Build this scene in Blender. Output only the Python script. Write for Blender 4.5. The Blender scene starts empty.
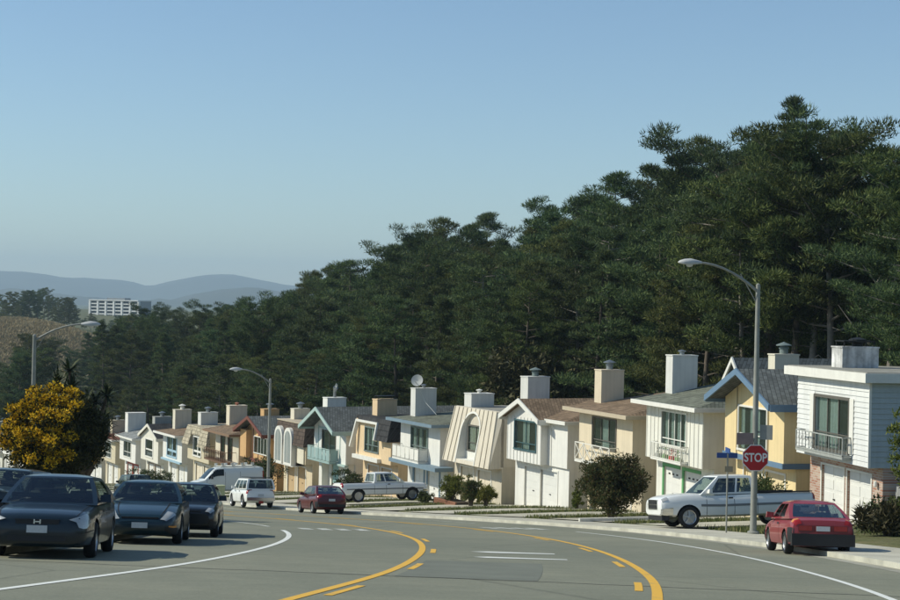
import bpy, bmesh, math, random
import numpy as np
from mathutils import Vector, Matrix, Euler

rnd = random.Random(11)
sc = bpy.context.scene
COL = sc.collection
rad = math.radians

# ------------------------------------------------------------------ camera
cam_d = bpy.data.cameras.new('camera')
cam_d.sensor_width = 36.0
cam_d.lens = 63.6
cam_d.clip_start = 0.3
cam_d.clip_end = 30000
cam = bpy.data.objects.new('camera', cam_d)
COL.objects.link(cam)
cam.matrix_world = Matrix.Rotation(rad(90.195), 4, 'X') @ Matrix.Rotation(rad(1.2), 4, 'Z')
sc.camera = cam

# ------------------------------------------------------------------ sky, sun, exposure
SUN_EL, SUN_PHI = 39.0, 3.0           # elevation; how far the sun stands in front of due left
to_sun = Vector((-math.cos(rad(SUN_PHI)) * math.cos(rad(SUN_EL)), math.sin(rad(SUN_PHI)) * math.cos(rad(SUN_EL)), math.sin(rad(SUN_EL))))
world = bpy.data.worlds.new('World')
sc.world = world
world.use_nodes = True
nt = world.node_tree
nt.nodes.clear()
wo = nt.nodes.new('ShaderNodeOutputWorld')
bg = nt.nodes.new('ShaderNodeBackground')
sky = nt.nodes.new('ShaderNodeTexSky')
sky.sky_type = 'NISHITA'
sky.sun_disc = False
sky.sun_elevation = rad(SUN_EL)
sky.sun_rotation = math.atan2(to_sun.x, to_sun.y)
sky.altitude = 100
sky.air_density = 1.0
sky.dust_density = 0.15
sky.ozone_density = 2.2
bg.inputs['Strength'].default_value = 0.105
tint = nt.nodes.new('ShaderNodeMix'); tint.data_type = 'RGBA'; tint.blend_type = 'MULTIPLY'; tint.inputs[0].default_value = 1
tint.inputs[7].default_value = (0.93, 1.03, 1.07, 1)
nt.links.new(sky.outputs[0], tint.inputs[6]); nt.links.new(tint.outputs[2], bg.inputs['Color'])
nt.links.new(bg.outputs[0], wo.inputs['Surface'])

sun_d = bpy.data.lights.new('sun', 'SUN')
sun_d.energy = 4.2
sun_d.angle = rad(0.53)
sun_d.color = (1.0, 0.965, 0.82)
sun = bpy.data.objects.new('sun', sun_d)
COL.objects.link(sun)
sun.rotation_euler = (-to_sun).to_track_quat('-Z', 'Y').to_euler()
sun.location = (-60, 20, 80)

vs = sc.view_settings
vs.view_transform = 'Standard'
vs.look = 'None'
vs.exposure = 0.12
vs.gamma = 1.0
vs.use_curve_mapping = False

# ------------------------------------------------------------------ materials
MATS = {}
def mat(name, col, rough=0.8, var=0.12, scale=1.2, bump=0.0, bscale=30.0, metal=0.0, spec=0.35, coat=0.0, streak=0.0, coords='Object'):
    """plain procedural material: base colour, two scales of stain noise, optional vertical streaks and bump"""
    if name in MATS: return MATS[name]
    m = bpy.data.materials.new(name); m.use_nodes = True
    n = m.node_tree.nodes; l = m.node_tree.links
    p = n['Principled BSDF']
    p.inputs['Roughness'].default_value = rough
    p.inputs['Metallic'].default_value = metal
    p.inputs['Specular IOR Level'].default_value = spec
    p.inputs['Coat Weight'].default_value = coat
    p.inputs['Coat Roughness'].default_value = 0.06
    p.inputs['Base Color'].default_value = (*col, 1)
    tc = n.new('ShaderNodeTexCoord')
    if var > 0:
        a = n.new('ShaderNodeTexNoise'); a.inputs['Scale'].default_value = scale; a.inputs['Detail'].default_value = 6; a.inputs['Roughness'].default_value = 0.65
        l.new(tc.outputs[coords], a.inputs['Vector'])
        r = n.new('ShaderNodeMapRange'); r.inputs[1].default_value = 0.3; r.inputs[2].default_value = 0.7
        r.inputs[3].default_value = 1 - var; r.inputs[4].default_value = 1 + var * 0.6
        l.new(a.outputs['Fac'], r.inputs[0])
        mx = n.new('ShaderNodeMix'); mx.data_type = 'RGBA'; mx.blend_type = 'MULTIPLY'; mx.inputs[0].default_value = 1
        mx.inputs[6].default_value = (*col, 1)
        cc = n.new('ShaderNodeCombineColor')
        for i in range(3): l.new(r.outputs[0], cc.inputs[i])
        l.new(cc.outputs[0], mx.inputs[7])
        out = mx.outputs[2]
        if streak > 0:
            mp = n.new('ShaderNodeMapping'); mp.inputs['Scale'].default_value = (3.2, 3.2, 0.22)
            l.new(tc.outputs[coords], mp.inputs['Vector'])
            b = n.new('ShaderNodeTexNoise'); b.inputs['Scale'].default_value = 1.5; b.inputs['Detail'].default_value = 5
            l.new(mp.outputs[0], b.inputs['Vector'])
            r2 = n.new('ShaderNodeMapRange'); r2.inputs[1].default_value = 0.42; r2.inputs[2].default_value = 0.75
            r2.inputs[3].default_value = 1.0; r2.inputs[4].default_value = 1 - streak
            l.new(b.outputs['Fac'], r2.inputs[0])
            m2 = n.new('ShaderNodeMix'); m2.data_type = 'RGBA'; m2.blend_type = 'MULTIPLY'; m2.inputs[0].default_value = 1
            c2 = n.new('ShaderNodeCombineColor')
            for i in range(3): l.new(r2.outputs[0], c2.inputs[i])
            l.new(out, m2.inputs[6]); l.new(c2.outputs[0], m2.inputs[7])
            out = m2.outputs[2]
        l.new(out, p.inputs['Base Color'])
    if bump > 0:
        b = n.new('ShaderNodeTexNoise'); b.inputs['Scale'].default_value = bscale; b.inputs['Detail'].default_value = 4
        l.new(tc.outputs[coords], b.inputs['Vector'])
        bp = n.new('ShaderNodeBump'); bp.inputs['Strength'].default_value = bump; bp.inputs['Distance'].default_value = 0.03
        l.new(b.outputs['Fac'], bp.inputs['Height']); l.new(bp.outputs[0], p.inputs['Normal'])
    MATS[name] = m
    return m

def wall_paint(name, col): return mat(name, col, 0.85, 0.07, 0.9, 0.25, 40, streak=0.12)
def trim_paint(name, col): return mat(name, col, 0.6, 0.06, 2.0, streak=0.06)
def car_paint(name, col, metal=0.25): return mat(name, col, 0.3, 0.03, 0.8, 0, 0, 0.0, 0.3, 0.5)

def glass_mat(name='window_glass', tint=(0.8, 0.86, 0.84), refl=0.5):
    if name in MATS: return MATS[name]
    m = bpy.data.materials.new(name); m.use_nodes = True
    n = m.node_tree.nodes; l = m.node_tree.links
    n.remove(n['Principled BSDF'])
    o = n['Material Output']
    t = n.new('ShaderNodeBsdfTransparent'); t.inputs[0].default_value = (*tint, 1)
    g = n.new('ShaderNodeBsdfGlossy'); g.inputs['Roughness'].default_value = 0.04; g.inputs['Color'].default_value = (0.9, 0.95, 1, 1)
    fr = n.new('ShaderNodeLayerWeight'); fr.inputs[0].default_value = 0.35
    ad = n.new('ShaderNodeMath'); ad.operation = 'MULTIPLY_ADD'; ad.inputs[1].default_value = 0.16; ad.inputs[2].default_value = refl * 0.24; ad.use_clamp = True
    l.new(fr.outputs['Fresnel'], ad.inputs[0])
    mx = n.new('ShaderNodeMixShader')
    l.new(ad.outputs[0], mx.inputs[0]); l.new(t.outputs[0], mx.inputs[1]); l.new(g.outputs[0], mx.inputs[2]); l.new(mx.outputs[0], o.inputs['Surface'])
    MATS[name] = m
    return m

def leaf_mat(name, c1, c2, c3, trans=0.12, rough=0.7):
    """needles or leaves: each tuft takes its own shade, each plant its own tint"""
    if name in MATS: return MATS[name]
    m = bpy.data.materials.new(name); m.use_nodes = True
    n = m.node_tree.nodes; l = m.node_tree.links
    p = n['Principled BSDF']; p.inputs['Roughness'].default_value = rough; p.inputs['Specular IOR Level'].default_value = 0.25
    geo = n.new('ShaderNodeNewGeometry'); oi = n.new('ShaderNodeObjectInfo')
    cr = n.new('ShaderNodeValToRGB')
    cr.color_ramp.elements[0].color = (*c1, 1); cr.color_ramp.elements[1].color = (*c3, 1)
    e = cr.color_ramp.elements.new(0.5); e.color = (*c2, 1)
    l.new(geo.outputs['Random Per Island'], cr.inputs[0])
    hs = n.new('ShaderNodeHueSaturation')
    rg = n.new('ShaderNodeMapRange'); rg.inputs[3].default_value = 0.475; rg.inputs[4].default_value = 0.525
    l.new(oi.outputs['Random'], rg.inputs[0]); l.new(rg.outputs[0], hs.inputs['Hue'])
    m1 = n.new('ShaderNodeMath'); m1.operation = 'MULTIPLY'; m1.inputs[1].default_value = 7.13
    m2 = n.new('ShaderNodeMath'); m2.operation = 'FRACT'
    l.new(oi.outputs['Random'], m1.inputs[0]); l.new(m1.outputs[0], m2.inputs[0])
    r2 = n.new('ShaderNodeMapRange'); r2.inputs[3].default_value = 0.72; r2.inputs[4].default_value = 1.3
    l.new(m2.outputs[0], r2.inputs[0]); l.new(r2.outputs[0], hs.inputs['Value'])
    l.new(cr.outputs[0], hs.inputs['Color']); l.new(hs.outputs[0], p.inputs['Base Color'])
    t = n.new('ShaderNodeBsdfTranslucent'); l.new(hs.outputs[0], t.inputs[0])
    mx = n.new('ShaderNodeMixShader'); mx.inputs[0].default_value = trans
    l.new(p.outputs[0], mx.inputs[1]); l.new(t.outputs[0], mx.inputs[2]); l.new(mx.outputs[0], n['Material Output'].inputs['Surface'])
    MATS[name] = m
    return m

# ------------------------------------------------------------------ mesh helpers
class MB:
    """collects faces; build() links them as one mesh object"""
    def __init__(s): s.v = []; s.f = []; s.mi = []; s.m = 0
    def add(s, vs, fs):
        o = len(s.v); s.v += [tuple(p) for p in vs]
        for f in fs: s.f.append(tuple(o + i for i in f)); s.mi.append(s.m)
        return s
    def quad(s, a, b, c, d): return s.add([a, b, c, d], [(0, 1, 2, 3)])
    def box(s, x0, x1, y0, y1, z0, z1):
        return s.add([(x0, y0, z0), (x1, y0, z0), (x1, y1, z0), (x0, y1, z0), (x0, y0, z1), (x1, y0, z1), (x1, y1, z1), (x0, y1, z1)],
                     [(0, 3, 2, 1), (4, 5, 6, 7), (0, 1, 5, 4), (1, 2, 6, 5), (2, 3, 7, 6), (3, 0, 4, 7)])
    def hexa(s, b, t):
        """four bottom and four top points, both counter-clockwise seen from above"""
        return s.add(list(b) + list(t), [(0, 3, 2, 1), (4, 5, 6, 7), (0, 1, 5, 4), (1, 2, 6, 5), (2, 3, 7, 6), (3, 0, 4, 7)])
    def prism_y(s, poly, y0, y1):
        """polygon in x,z (clockwise seen from -y is fine) swept along y"""
        n = len(poly)
        s.add([(x, y0, z) for x, z in poly] + [(x, y1, z) for x, z in poly],
              [tuple(range(n)), tuple(range(2 * n - 1, n - 1, -1))] + [(i, i + n, (i + 1) % n + n, (i + 1) % n) for i in range(n)])
        return s
    def prism_x(s, poly, x0, x1):
        n = len(poly)
        s.add([(x0, y, z) for y, z in poly] + [(x1, y, z) for y, z in poly],
              [tuple(range(n)), tuple(range(2 * n - 1, n - 1, -1))] + [(i, i + n, (i + 1) % n + n, (i + 1) % n) for i in range(n)])
        return s
    def bar(s, a, b, w, h=None, up=(0, 0, 1)):
        a = Vector(a); b = Vector(b); d = (b - a).normalized(); u = Vector(up)
        if abs(d.dot(u)) > 0.95: u = Vector((1, 0, 0))
        sx = d.cross(u).normalized(); u = sx.cross(d)
        h = w if h is None else h
        o = [(-1, -1), (1, -1), (1, 1), (-1, 1)]
        P = [p + sx * i * w / 2 + u * j * h / 2 for p in (a, b) for i, j in o]
        return s.add(P, [(0, 3, 2, 1), (4, 5, 6, 7), (0, 1, 5, 4), (1, 2, 6, 5), (2, 3, 7, 6), (3, 0, 4, 7)])
    def tube(s, pts, rs, n=8, cap=True):
        pts = [Vector(p) for p in pts]
        if not hasattr(rs, '__len__'): rs = [rs] * len(pts)
        V = []; F = []
        ref = Vector((0.31, 0.17, 0.93)) if abs((pts[-1] - pts[0]).normalized().z) < 0.8 else Vector((1, 0.1, 0))
        for i, p in enumerate(pts):
            d = (pts[min(i + 1, len(pts) - 1)] - pts[max(i - 1, 0)]).normalized()
            a = d.cross(ref).normalized(); b = d.cross(a)
            for k in range(n):
                t = 2 * math.pi * k / n
                V.append(p + (a * math.cos(t) + b * math.sin(t)) * rs[i])
        for i in range(len(pts) - 1):
            for k in range(n):
                F.append((i * n + k, i * n + (k + 1) % n, (i + 1) * n + (k + 1) % n, (i + 1) * n + k))
        if cap: F.append(tuple(range(n))); F.append(tuple(range(len(V) - 1, len(V) - n - 1, -1)))
        return s.add(V, F)
    def lathe(s, prof, n=16, axis='z', at=(0, 0, 0)):
        """profile of (radius, height) turned about an axis"""
        V = []; F = []; at = Vector(at)
        for r, h in prof:
            for k in range(n):
                t = 2 * math.pi * k / n; c, d = r * math.cos(t), r * math.sin(t)
                V.append(at + Vector((c, d, h) if axis == 'z' else ((c, h, d) if axis == 'y' else (h, c, d))))
        for i in range(len(prof) - 1):
            for k in range(n):
                F.append((i * n + k, i * n + (k + 1) % n, (i + 1) * n + (k + 1) % n, (i + 1) * n + k))
        return s.add(V, F)
    def wall(s, x0, x1, y0, y1, z0, z1, holes=()):
        """front sheet facing -y at y0 with openings, their reveals back to y1 and the outer edges"""
        xs = sorted({x0, x1, *[h[0] for h in holes], *[h[1] for h in holes]})
        zs = sorted({z0, z1, *[h[2] for h in holes], *[h[3] for h in holes]})
        for i in range(len(xs) - 1):
            for j in range(len(zs) - 1):
                cx, cz = (xs[i] + xs[i + 1]) / 2, (zs[j] + zs[j + 1]) / 2
                if any(h[0] < cx < h[1] and h[2] < cz < h[3] for h in holes): continue
                s.quad((xs[i], y0, zs[j]), (xs[i + 1], y0, zs[j]), (xs[i + 1], y0, zs[j + 1]), (xs[i], y0, zs[j + 1]))
        for a, b, c, d in holes:
            s.quad((a, y0, c), (a, y0, d), (a, y1, d), (a, y1, c)); s.quad((b, y0, c), (b, y1, c), (b, y1, d), (b, y0, d))
            s.quad((a, y0, d), (b, y0, d), (b, y1, d), (a, y1, d)); s.quad((a, y0, c), (a, y1, c), (b, y1, c), (b, y0, c))
        s.quad((x0, y0, z0), (x0, y0, z1), (x0, y1, z1), (x0, y1, z0)); s.quad((x1, y0, z0), (x1, y1, z0), (x1, y1, z1), (x1, y0, z1))
        s.quad((x0, y0, z1), (x1, y0, z1), (x1, y1, z1), (x0, y1, z1)); s.quad((x0, y0, z0), (x0, y1, z0), (x1, y1, z0), (x1, y0, z0))
        return s
    def mesh(s, name, mats, smooth=None):
        me = bpy.data.meshes.new(name)
        me.from_pydata(s.v, [], s.f)
        for m in (mats if isinstance(mats, (list, tuple)) else [mats]): me.materials.append(m)
        if any(s.mi): me.polygons.foreach_set('material_index', s.mi)
        if smooth is not None:
            me.polygons.foreach_set('use_smooth', [True] * len(me.polygons))
            me.set_sharp_from_angle(angle=rad(smooth))
        me.update()
        return me
    def build(s, name, mats, parent=None, smooth=None):
        return link(name, s.mesh(name, mats, smooth), parent)

def link(name, me, parent=None):
    o = bpy.data.objects.new(name, me)
    COL.objects.link(o)
    if parent: o.parent = parent
    return o
def tag(o, label=None, cat=None, group=None, kind=None):
    if label: o['label'] = label
    if cat: o['category'] = cat
    if group: o['group'] = group
    if kind: o['kind'] = kind
    return o
def thing(name, label, cat, loc=(0, 0, 0), rz=0.0, group=None):
    o = bpy.data.objects.new(name, None); COL.objects.link(o)
    o.empty_display_size = 0.3
    o.location = loc; o.rotation_euler = (0, 0, rz)
    return tag(o, label, cat, group)
def copy_tree(o, parent=None):
    c = o.copy(); COL.objects.link(c); c.parent = parent
    for ch in list(o.children): copy_tree(ch, c)
    return c
def tri_mesh(name, V, F, m, smooth=False):
    """fast mesh from numpy arrays of points and triangles"""
    me = bpy.data.meshes.new(name)
    V = np.asarray(V, np.float32); F = np.asarray(F, np.int32)
    me.vertices.add(len(V)); me.vertices.foreach_set('co', V.ravel())
    me.loops.add(F.size); me.loops.foreach_set('vertex_index', F.ravel())
    me.polygons.add(len(F)); me.polygons.foreach_set('loop_start', np.arange(0, F.size, F.shape[1], dtype=np.int32))
    me.materials.append(m)
    me.update(calc_edges=True); me.validate()
    if smooth: me.polygons.foreach_set('use_smooth', np.ones(len(F), bool))
    return me
def lerp(a, b, t): return a + (b - a) * t

# ------------------------------------------------------------------ the lie of the land
def smooth(t):
    t = np.clip(t, 0, 1); return t * t * (3 - 2 * t)
def base(X, Y):
    """the long downhill grade the street runs on"""
    X = np.asarray(X, float); Y = np.asarray(Y, float)
    y = np.clip(Y, -60, 180); x = np.clip(X, -80, 55)
    D = 1.2876 + 0.12142 * y - 6.97e-5 * y * y + (0.014576 - 0.00015779 * np.clip(y, 0, 180)) * x
    D = D + 0.0963 * 130 * (1 - np.exp(-np.clip(Y - 180, 0, None) / 130))
    D = D + 0.16 * np.exp(-((Y - 90) / 16) ** 2)
    return -D
ctrl = [(-9.5, -60), (-5.2, -25), (-1.9, 2), (-0.55, 12), (0.42, 19.5), (1.15, 25), (1.55, 31), (1.65, 38), (1.35, 44), (0.55, 50), (-0.9, 56), (-2.9, 61.3), (-5.6, 67), (-9.7, 75.2)]
t27 = Vector((-math.sin(rad(27)), math.cos(rad(27))))
for k in range(1, 9): ctrl.append((-9.7 + t27.x * 26 * k, 75.2 + t27.y * 26 * k))
def catmull(P, step=1.0):
    P = np.array(P, float); out = []
    for i in range(len(P) - 1):
        p0, p1, p2, p3 = P[max(i - 1, 0)], P[i], P[i + 1], P[min(i + 2, len(P) - 1)]
        d01, d12, d23 = [max(np.hypot(*(b - a)), 1e-6) for a, b in ((p0, p1), (p1, p2), (p2, p3))]
        m1 = (p2 - p1) if i == 0 else d12 * ((p1 - p0) / d01 * d12 + (p2 - p1) / d12 * d01) / (d01 + d12)
        m2 = (p2 - p1) if i == len(P) - 2 else d12 * ((p2 - p1) / d12 * d23 + (p3 - p2) / d23 * d12) / (d12 + d23)
        for t in np.linspace(0, 1, max(2, int(d12 / step)), endpoint=False):
            out.append((2 * t**3 - 3 * t**2 + 1) * p1 + (t**3 - 2 * t**2 + t) * m1 + (-2 * t**3 + 3 * t**2) * p2 + (t**3 - t**2) * m2)
    out.append(P[-1])
    return np.array(out)
CL = catmull(ctrl)
for _ in range(6): CL[1:-1] = 0.25 * CL[:-2] + 0.5 * CL[1:-1] + 0.25 * CL[2:]
TG = np.gradient(CL, axis=0); TG /= np.linalg.norm(TG, axis=1)[:, None]
NR = np.stack([TG[:, 1], -TG[:, 0]], 1)        # towards the houses
def offset(X, Y):
    """signed distance from the street's centre line, houses positive"""
    P = np.stack([np.asarray(X, float).ravel(), np.asarray(Y, float).ravel()], 1)
    o = np.empty(len(P))
    for i in range(0, len(P), 4000):
        q = P[i:i + 4000]
        d = ((q[:, None, :] - CL[None]) ** 2).sum(2); k = d.argmin(1)
        o[i:i + 4000] = ((q - CL[k]) * NR[k]).sum(1)
        far = np.sqrt(d.min(1)); s = np.sign(o[i:i + 4000]); o[i:i + 4000] = s * np.maximum(abs(o[i:i + 4000]), far * 0.999)
    return o.reshape(np.shape(X))
KR, KL = 8.0, -9.2           # kerb faces
def yard(o):
    """rise of the front yards above the road"""
    return 0.14 + 0.30 * smooth((o - 10) / 9) + 7.5 * smooth((o - 38) / 45) + 5 * smooth((o - 75) / 120)
def left_yard(o):
    return 0.14 + 0.35 * smooth((-o - 11.4) / 8)
def land(X, Y):
    """height of the finished ground"""
    o = offset(X, Y); b = base(X, Y)
    far = smooth((np.asarray(Y, float) - 260) / 160)
    z = b + np.where(o > KR, yard(o), np.where(o < KL, left_yard(o), 0.0)) * (1 - far)
    X = np.asarray(X, float); Y = np.asarray(Y, float)
    # grassy knoll and wooded ridge far down the valley
    z = z + 26 * np.exp(-((X + 150) / 55) ** 2 - ((Y - 545) / 70) ** 2)
    z = z + 24 * np.exp(-((X + 215) / 90) ** 2 - ((Y - 760) / 110) ** 2)
    z = z + 20 * smooth((Y - 1150) / 400) - 14 * smooth((Y - 1900) / 1500)
    return z
def gz(x, y): return float(land(np.array([x]), np.array([y]))[0])

# terrain: one sheet out to the horizon, fine near the street
def axis_pts(lo, a, b, hi, step, grow=1.22):
    p = list(np.arange(a, b + 1e-6, step)); s = step
    while p[-1] < hi: s *= grow; p.append(p[-1] + s)
    s = step; q = [p[0]]
    while q[-1] > lo: s *= grow; q.append(q[-1] - s)
    return np.array(sorted(set(q[1:] + p)))
gx = axis_pts(-8000, -60, 45, 8000, 1.25); gy = axis_pts(-400, 5, 190, 12500, 1.25, 1.12)
GX, GY = np.meshgrid(gx, gy)
GO = offset(GX, GY)
GZ = land(GX, GY)
GZ = np.where((GO < 10.9) & (GO > -12.2), base(GX, GY) - 0.35, GZ)     # below the paving, which is laid on top
ny, nx = GX.shape
idx = np.arange(nx * ny).reshape(ny, nx)
F = np.stack([idx[:-1, :-1], idx[:-1, 1:], idx[1:, 1:], idx[1:, :-1]], -1).reshape(-1, 4)
def ground_material():
    m = bpy.data.materials.new('dry_ground'); m.use_nodes = True
    n = m.node_tree.nodes; l = m.node_tree.links; p = n['Principled BSDF']; p.inputs['Roughness'].default_value = 0.95; p.inputs['Specular IOR Level'].default_value = 0.1
    tc = n.new('ShaderNodeTexCoord')
    a = n.new('ShaderNodeTexNoise'); a.inputs['Scale'].default_value = 0.35; a.inputs['Detail'].default_value = 8; a.inputs['Roughness'].default_value = 0.7
    l.new(tc.outputs['Object'], a.inputs['Vector'])
    cr = n.new('ShaderNodeValToRGB')
    cr.color_ramp.elements[0].position = 0.3; cr.color_ramp.elements[0].color = (0.05, 0.065, 0.025, 1)
    cr.color_ramp.elements[1].position = 0.72; cr.color_ramp.elements[1].color = (0.2, 0.16, 0.09, 1)
    e = cr.color_ramp.elements.new(0.52); e.color = (0.11, 0.115, 0.05, 1)
    l.new(a.outputs['Fac'], cr.inputs[0]); l.new(cr.outputs[0], p.inputs['Base Color'])
    b = n.new('ShaderNodeTexNoise'); b.inputs['Scale'].default_value = 5; b.inputs['Detail'].default_value = 5
    l.new(tc.outputs['Object'], b.inputs['Vector'])
    bp = n.new('ShaderNodeBump'); bp.inputs['Strength'].default_value = 0.6; bp.inputs['Distance'].default_value = 0.15
    l.new(b.outputs['Fac'], bp.inputs['Height']); l.new(bp.outputs[0], p.inputs['Normal'])
    return m
M_ground = ground_material()
ter = link('ground', tri_mesh('ground', np.stack([GX, GY, GZ], -1).reshape(-1, 3), F, M_ground, True))
tag(ter, kind='structure')

def ribbon(o0, o1, lift, i0=0, i1=None, n=1, thick=0.0, fn=base, mb=None):
    """strip of paving between two offsets along the centre line"""
    i1 = len(CL) - 1 if i1 is None else i1
    mb = mb or MB()
    V = []; I = range(i0, i1 + 1); w = n + 1
    for i in I:
        for k in range(w):
            o = lerp(o0, o1, k / n); x, y = CL[i] + NR[i] * o
            V.append((x, y, float(fn(x, y)) + lift))
    c = len(I)
    F = [(r * w + k, r * w + k + 1, (r + 1) * w + k + 1, (r + 1) * w + k) for r in range(c - 1) for k in range(n)]
    mb.add(V, F)
    if thick:
        for k in (0, n):
            A = []
            for r in range(c):
                x, y, z = V[r * w + k]; A += [(x, y, z), (x, y, z - thick)]
            mb.add(A, [(2 * r, 2 * r + 1, 2 * r + 3, 2 * r + 2) for r in range(c - 1)])
    return mb

def asphalt_material():
    m = bpy.data.materials.new('worn_asphalt'); m.use_nodes = True
    n = m.node_tree.nodes; l = m.node_tree.links; p = n['Principled BSDF']; p.inputs['Roughness'].default_value = 0.82; p.inputs['Specular IOR Level'].default_value = 0.3
    tc = n.new('ShaderNodeTexCoord')
    big = n.new('ShaderNodeTexNoise'); big.inputs['Scale'].default_value = 0.13; big.inputs['Detail'].default_value = 5; big.inputs['Roughness'].default_value = 0.6
    fine = n.new('ShaderNodeTexNoise'); fine.inputs['Scale'].default_value = 22; fine.inputs['Detail'].default_value = 5
    mid = n.new('ShaderNodeTexNoise'); mid.inputs['Scale'].default_value = 1.6; mid.inputs['Detail'].default_value = 6; mid.inputs['Roughness'].default_value = 0.7
    for q in (big, fine, mid): l.new(tc.outputs['Object'], q.inputs['Vector'])
    cr = n.new('ShaderNodeValToRGB')
    cr.color_ramp.elements[0].position = 0.32; cr.color_ramp.elements[0].color = (0.175, 0.18, 0.132, 1)
    cr.color_ramp.elements[1].position = 0.68; cr.color_ramp.elements[1].color = (0.24, 0.235, 0.168, 1)
    l.new(big.outputs['Fac'], cr.inputs[0])
    def mul(a, b, lo, hi, f0=0.3, f1=0.7):
        r = n.new('ShaderNodeMapRange'); r.inputs[1].default_value = f0; r.inputs[2].default_value = f1; r.inputs[3].default_value = lo; r.inputs[4].default_value = hi
        l.new(b, r.inputs[0]); c = n.new('ShaderNodeCombineColor')
        for i in range(3): l.new(r.outputs[0], c.inputs[i])
        x = n.new('ShaderNodeMix'); x.data_type = 'RGBA'; x.blend_type = 'MULTIPLY'; x.inputs[0].default_value = 1
        l.new(a, x.inputs[6]); l.new(c.outputs[0], x.inputs[7]); return x.outputs[2]
    o = mul(cr.outputs[0], fine.outputs['Fac'], 0.86, 1.12)
    o = mul(o, mid.outputs['Fac'], 0.9, 1.08)
    # cracks sealed with tar: cell borders of a coarse voronoi, broken up
    vo = n.new('ShaderNodeTexVoronoi'); vo.feature = 'DISTANCE_TO_EDGE'; vo.inputs['Scale'].default_value = 0.11
    wv = n.new('ShaderNodeMix'); wv.data_type = 'VECTOR'; wv.inputs[0].default_value = 0.12
    l.new(tc.outputs['Object'], wv.inputs[4]); l.new(mid.outputs['Color'], wv.inputs[5]); l.new(wv.outputs[1], vo.inputs['Vector'])
    o = mul(o, vo.outputs['Distance'], 0.7, 1.0, 0.0, 0.006)
    l.new(o, p.inputs['Base Color'])
    bp = n.new('ShaderNodeBump'); bp.inputs['Strength'].default_value = 0.35; bp.inputs['Distance'].default_value = 0.01
    l.new(fine.outputs['Fac'], bp.inputs['Height']); l.new(bp.outputs[0], p.inputs['Normal'])
    return m
M_asph = asphalt_material()
M_conc = mat('concrete', (0.46, 0.435, 0.35), 0.9, 0.22, 0.7, 0.3, 25)
M_kerb = mat('kerb_concrete', (0.52, 0.5, 0.41), 0.9, 0.3, 1.1, 0.3, 25)
M_gut = mat('gutter_concrete', (0.36, 0.345, 0.275), 0.9, 0.3, 0.8, 0.3, 25)
def worn_paint(name, col, under=(0.18, 0.18, 0.145), wear=0.44):
    m = bpy.data.materials.new(name); m.use_nodes = True
    n = m.node_tree.nodes; l = m.node_tree.links; p = n['Principled BSDF']; p.inputs['Roughness'].default_value = 0.7
    tc = n.new('ShaderNodeTexCoord'); a = n.new('ShaderNodeTexNoise'); a.inputs['Scale'].default_value = 2.2; a.inputs['Detail'].default_value = 9; a.inputs['Roughness'].default_value = 0.75
    l.new(tc.outputs['Object'], a.inputs['Vector'])
    cr = n.new('ShaderNodeValToRGB'); cr.color_ramp.elements[0].position = wear - 0.1; cr.color_ramp.elements[0].color = (*under, 1); cr.color_ramp.elements[1].position = wear + 0.06; cr.color_ramp.elements[1].color = (*col, 1)
    l.new(a.outputs['Fac'], cr.inputs[0]); l.new(cr.outputs[0], p.inputs['Base Color'])
    return m
M_yel = worn_paint('yellow_road_paint', (0.75, 0.42, 0.04), wear=0.38)
M_wht = worn_paint('white_road_paint', (0.74, 0.74, 0.68), wear=0.37)
M_wht_old = worn_paint('old_white_road_paint', (0.6, 0.6, 0.53), wear=0.47)

road = tag(ribbon(KL, KR - 0.45, 0.0, n=12).build('road', M_asph, smooth=30), kind='structure')
gutter = tag(ribbon(KR - 0.45, KR, 0.003, n=1).build('gutter', M_gut, smooth=30), kind='structure')
tag(ribbon(KR, KR + 0.17, 0.13, n=1, thick=0.3).build('kerb', M_kerb), kind='structure')
tag(ribbon(KL - 0.17, KL, 0.13, n=1, thick=0.3).build('kerb', M_kerb), kind='structure')

def arc(y0, y1): 
    k = [i for i in range(len(CL)) if y0 <= CL[i][1] <= y1]; return k[0], k[-1]
iN = arc(-20, 260)
TW, LN = 2.17, 3.45
def stripe(name, o, w, m, lift=0.006, rng=iN):
    return tag(ribbon(o - w / 2, o + w / 2, lift, *rng).build(name, m), kind='structure')
stripe('lane_line', -TW, 0.15, M_yel)
stripe('lane_line', TW, 0.15, M_yel)
stripe('edge_line', -TW - LN, 0.14, M_wht, rng=arc(-20, 51))
stripe('edge_line', -TW - LN, 0.14, M_wht_old, rng=arc(54, 150))
stripe('edge_line', TW + LN - 0.1, 0.13, M_wht, rng=arc(-20, 56))
stripe('edge_line', TW + LN - 0.1, 0.13, M_wht_old, rng=arc(63, 200))
# broken yellow lines inside the turn lane
S = np.concatenate([[0], np.cumsum(np.linalg.norm(np.diff(CL, axis=0), axis=1))])
def at_s(s, o):
    i = int(np.clip(np.searchsorted(S, s) - 1, 0, len(CL) - 2)); t = (s - S[i]) / (S[i + 1] - S[i])
    return lerp(CL[i], CL[i + 1], t) + lerp(NR[i], NR[i + 1], t) * o
def s_of_y(y): return float(np.interp(y, CL[:, 1], S))
def patch_strip(s0, s1, oa, ob, lift, n=6, mb=None):
    mb = mb or MB(); V = []
    for k in range(n + 1):
        s = lerp(s0, s1, k / n)
        for o in (oa, ob):
            x, y = at_s(s, o); V.append((x, y, float(base(x, y)) + lift))
    return mb.add(V, [(2 * k, 2 * k + 1, 2 * k + 3, 2 * k + 2) for k in range(n)])
for sgn in (-1, 1):
    s = s_of_y(19.6 if sgn < 0 else 23.2)
    for k in range(9):
        o = sgn * (TW - 0.26)
        tag(patch_strip(s, s + 2.3, o - 0.06, o + 0.06, 0.006).build('lane_dash', M_yel), kind='structure'); s += 7.6
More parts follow.
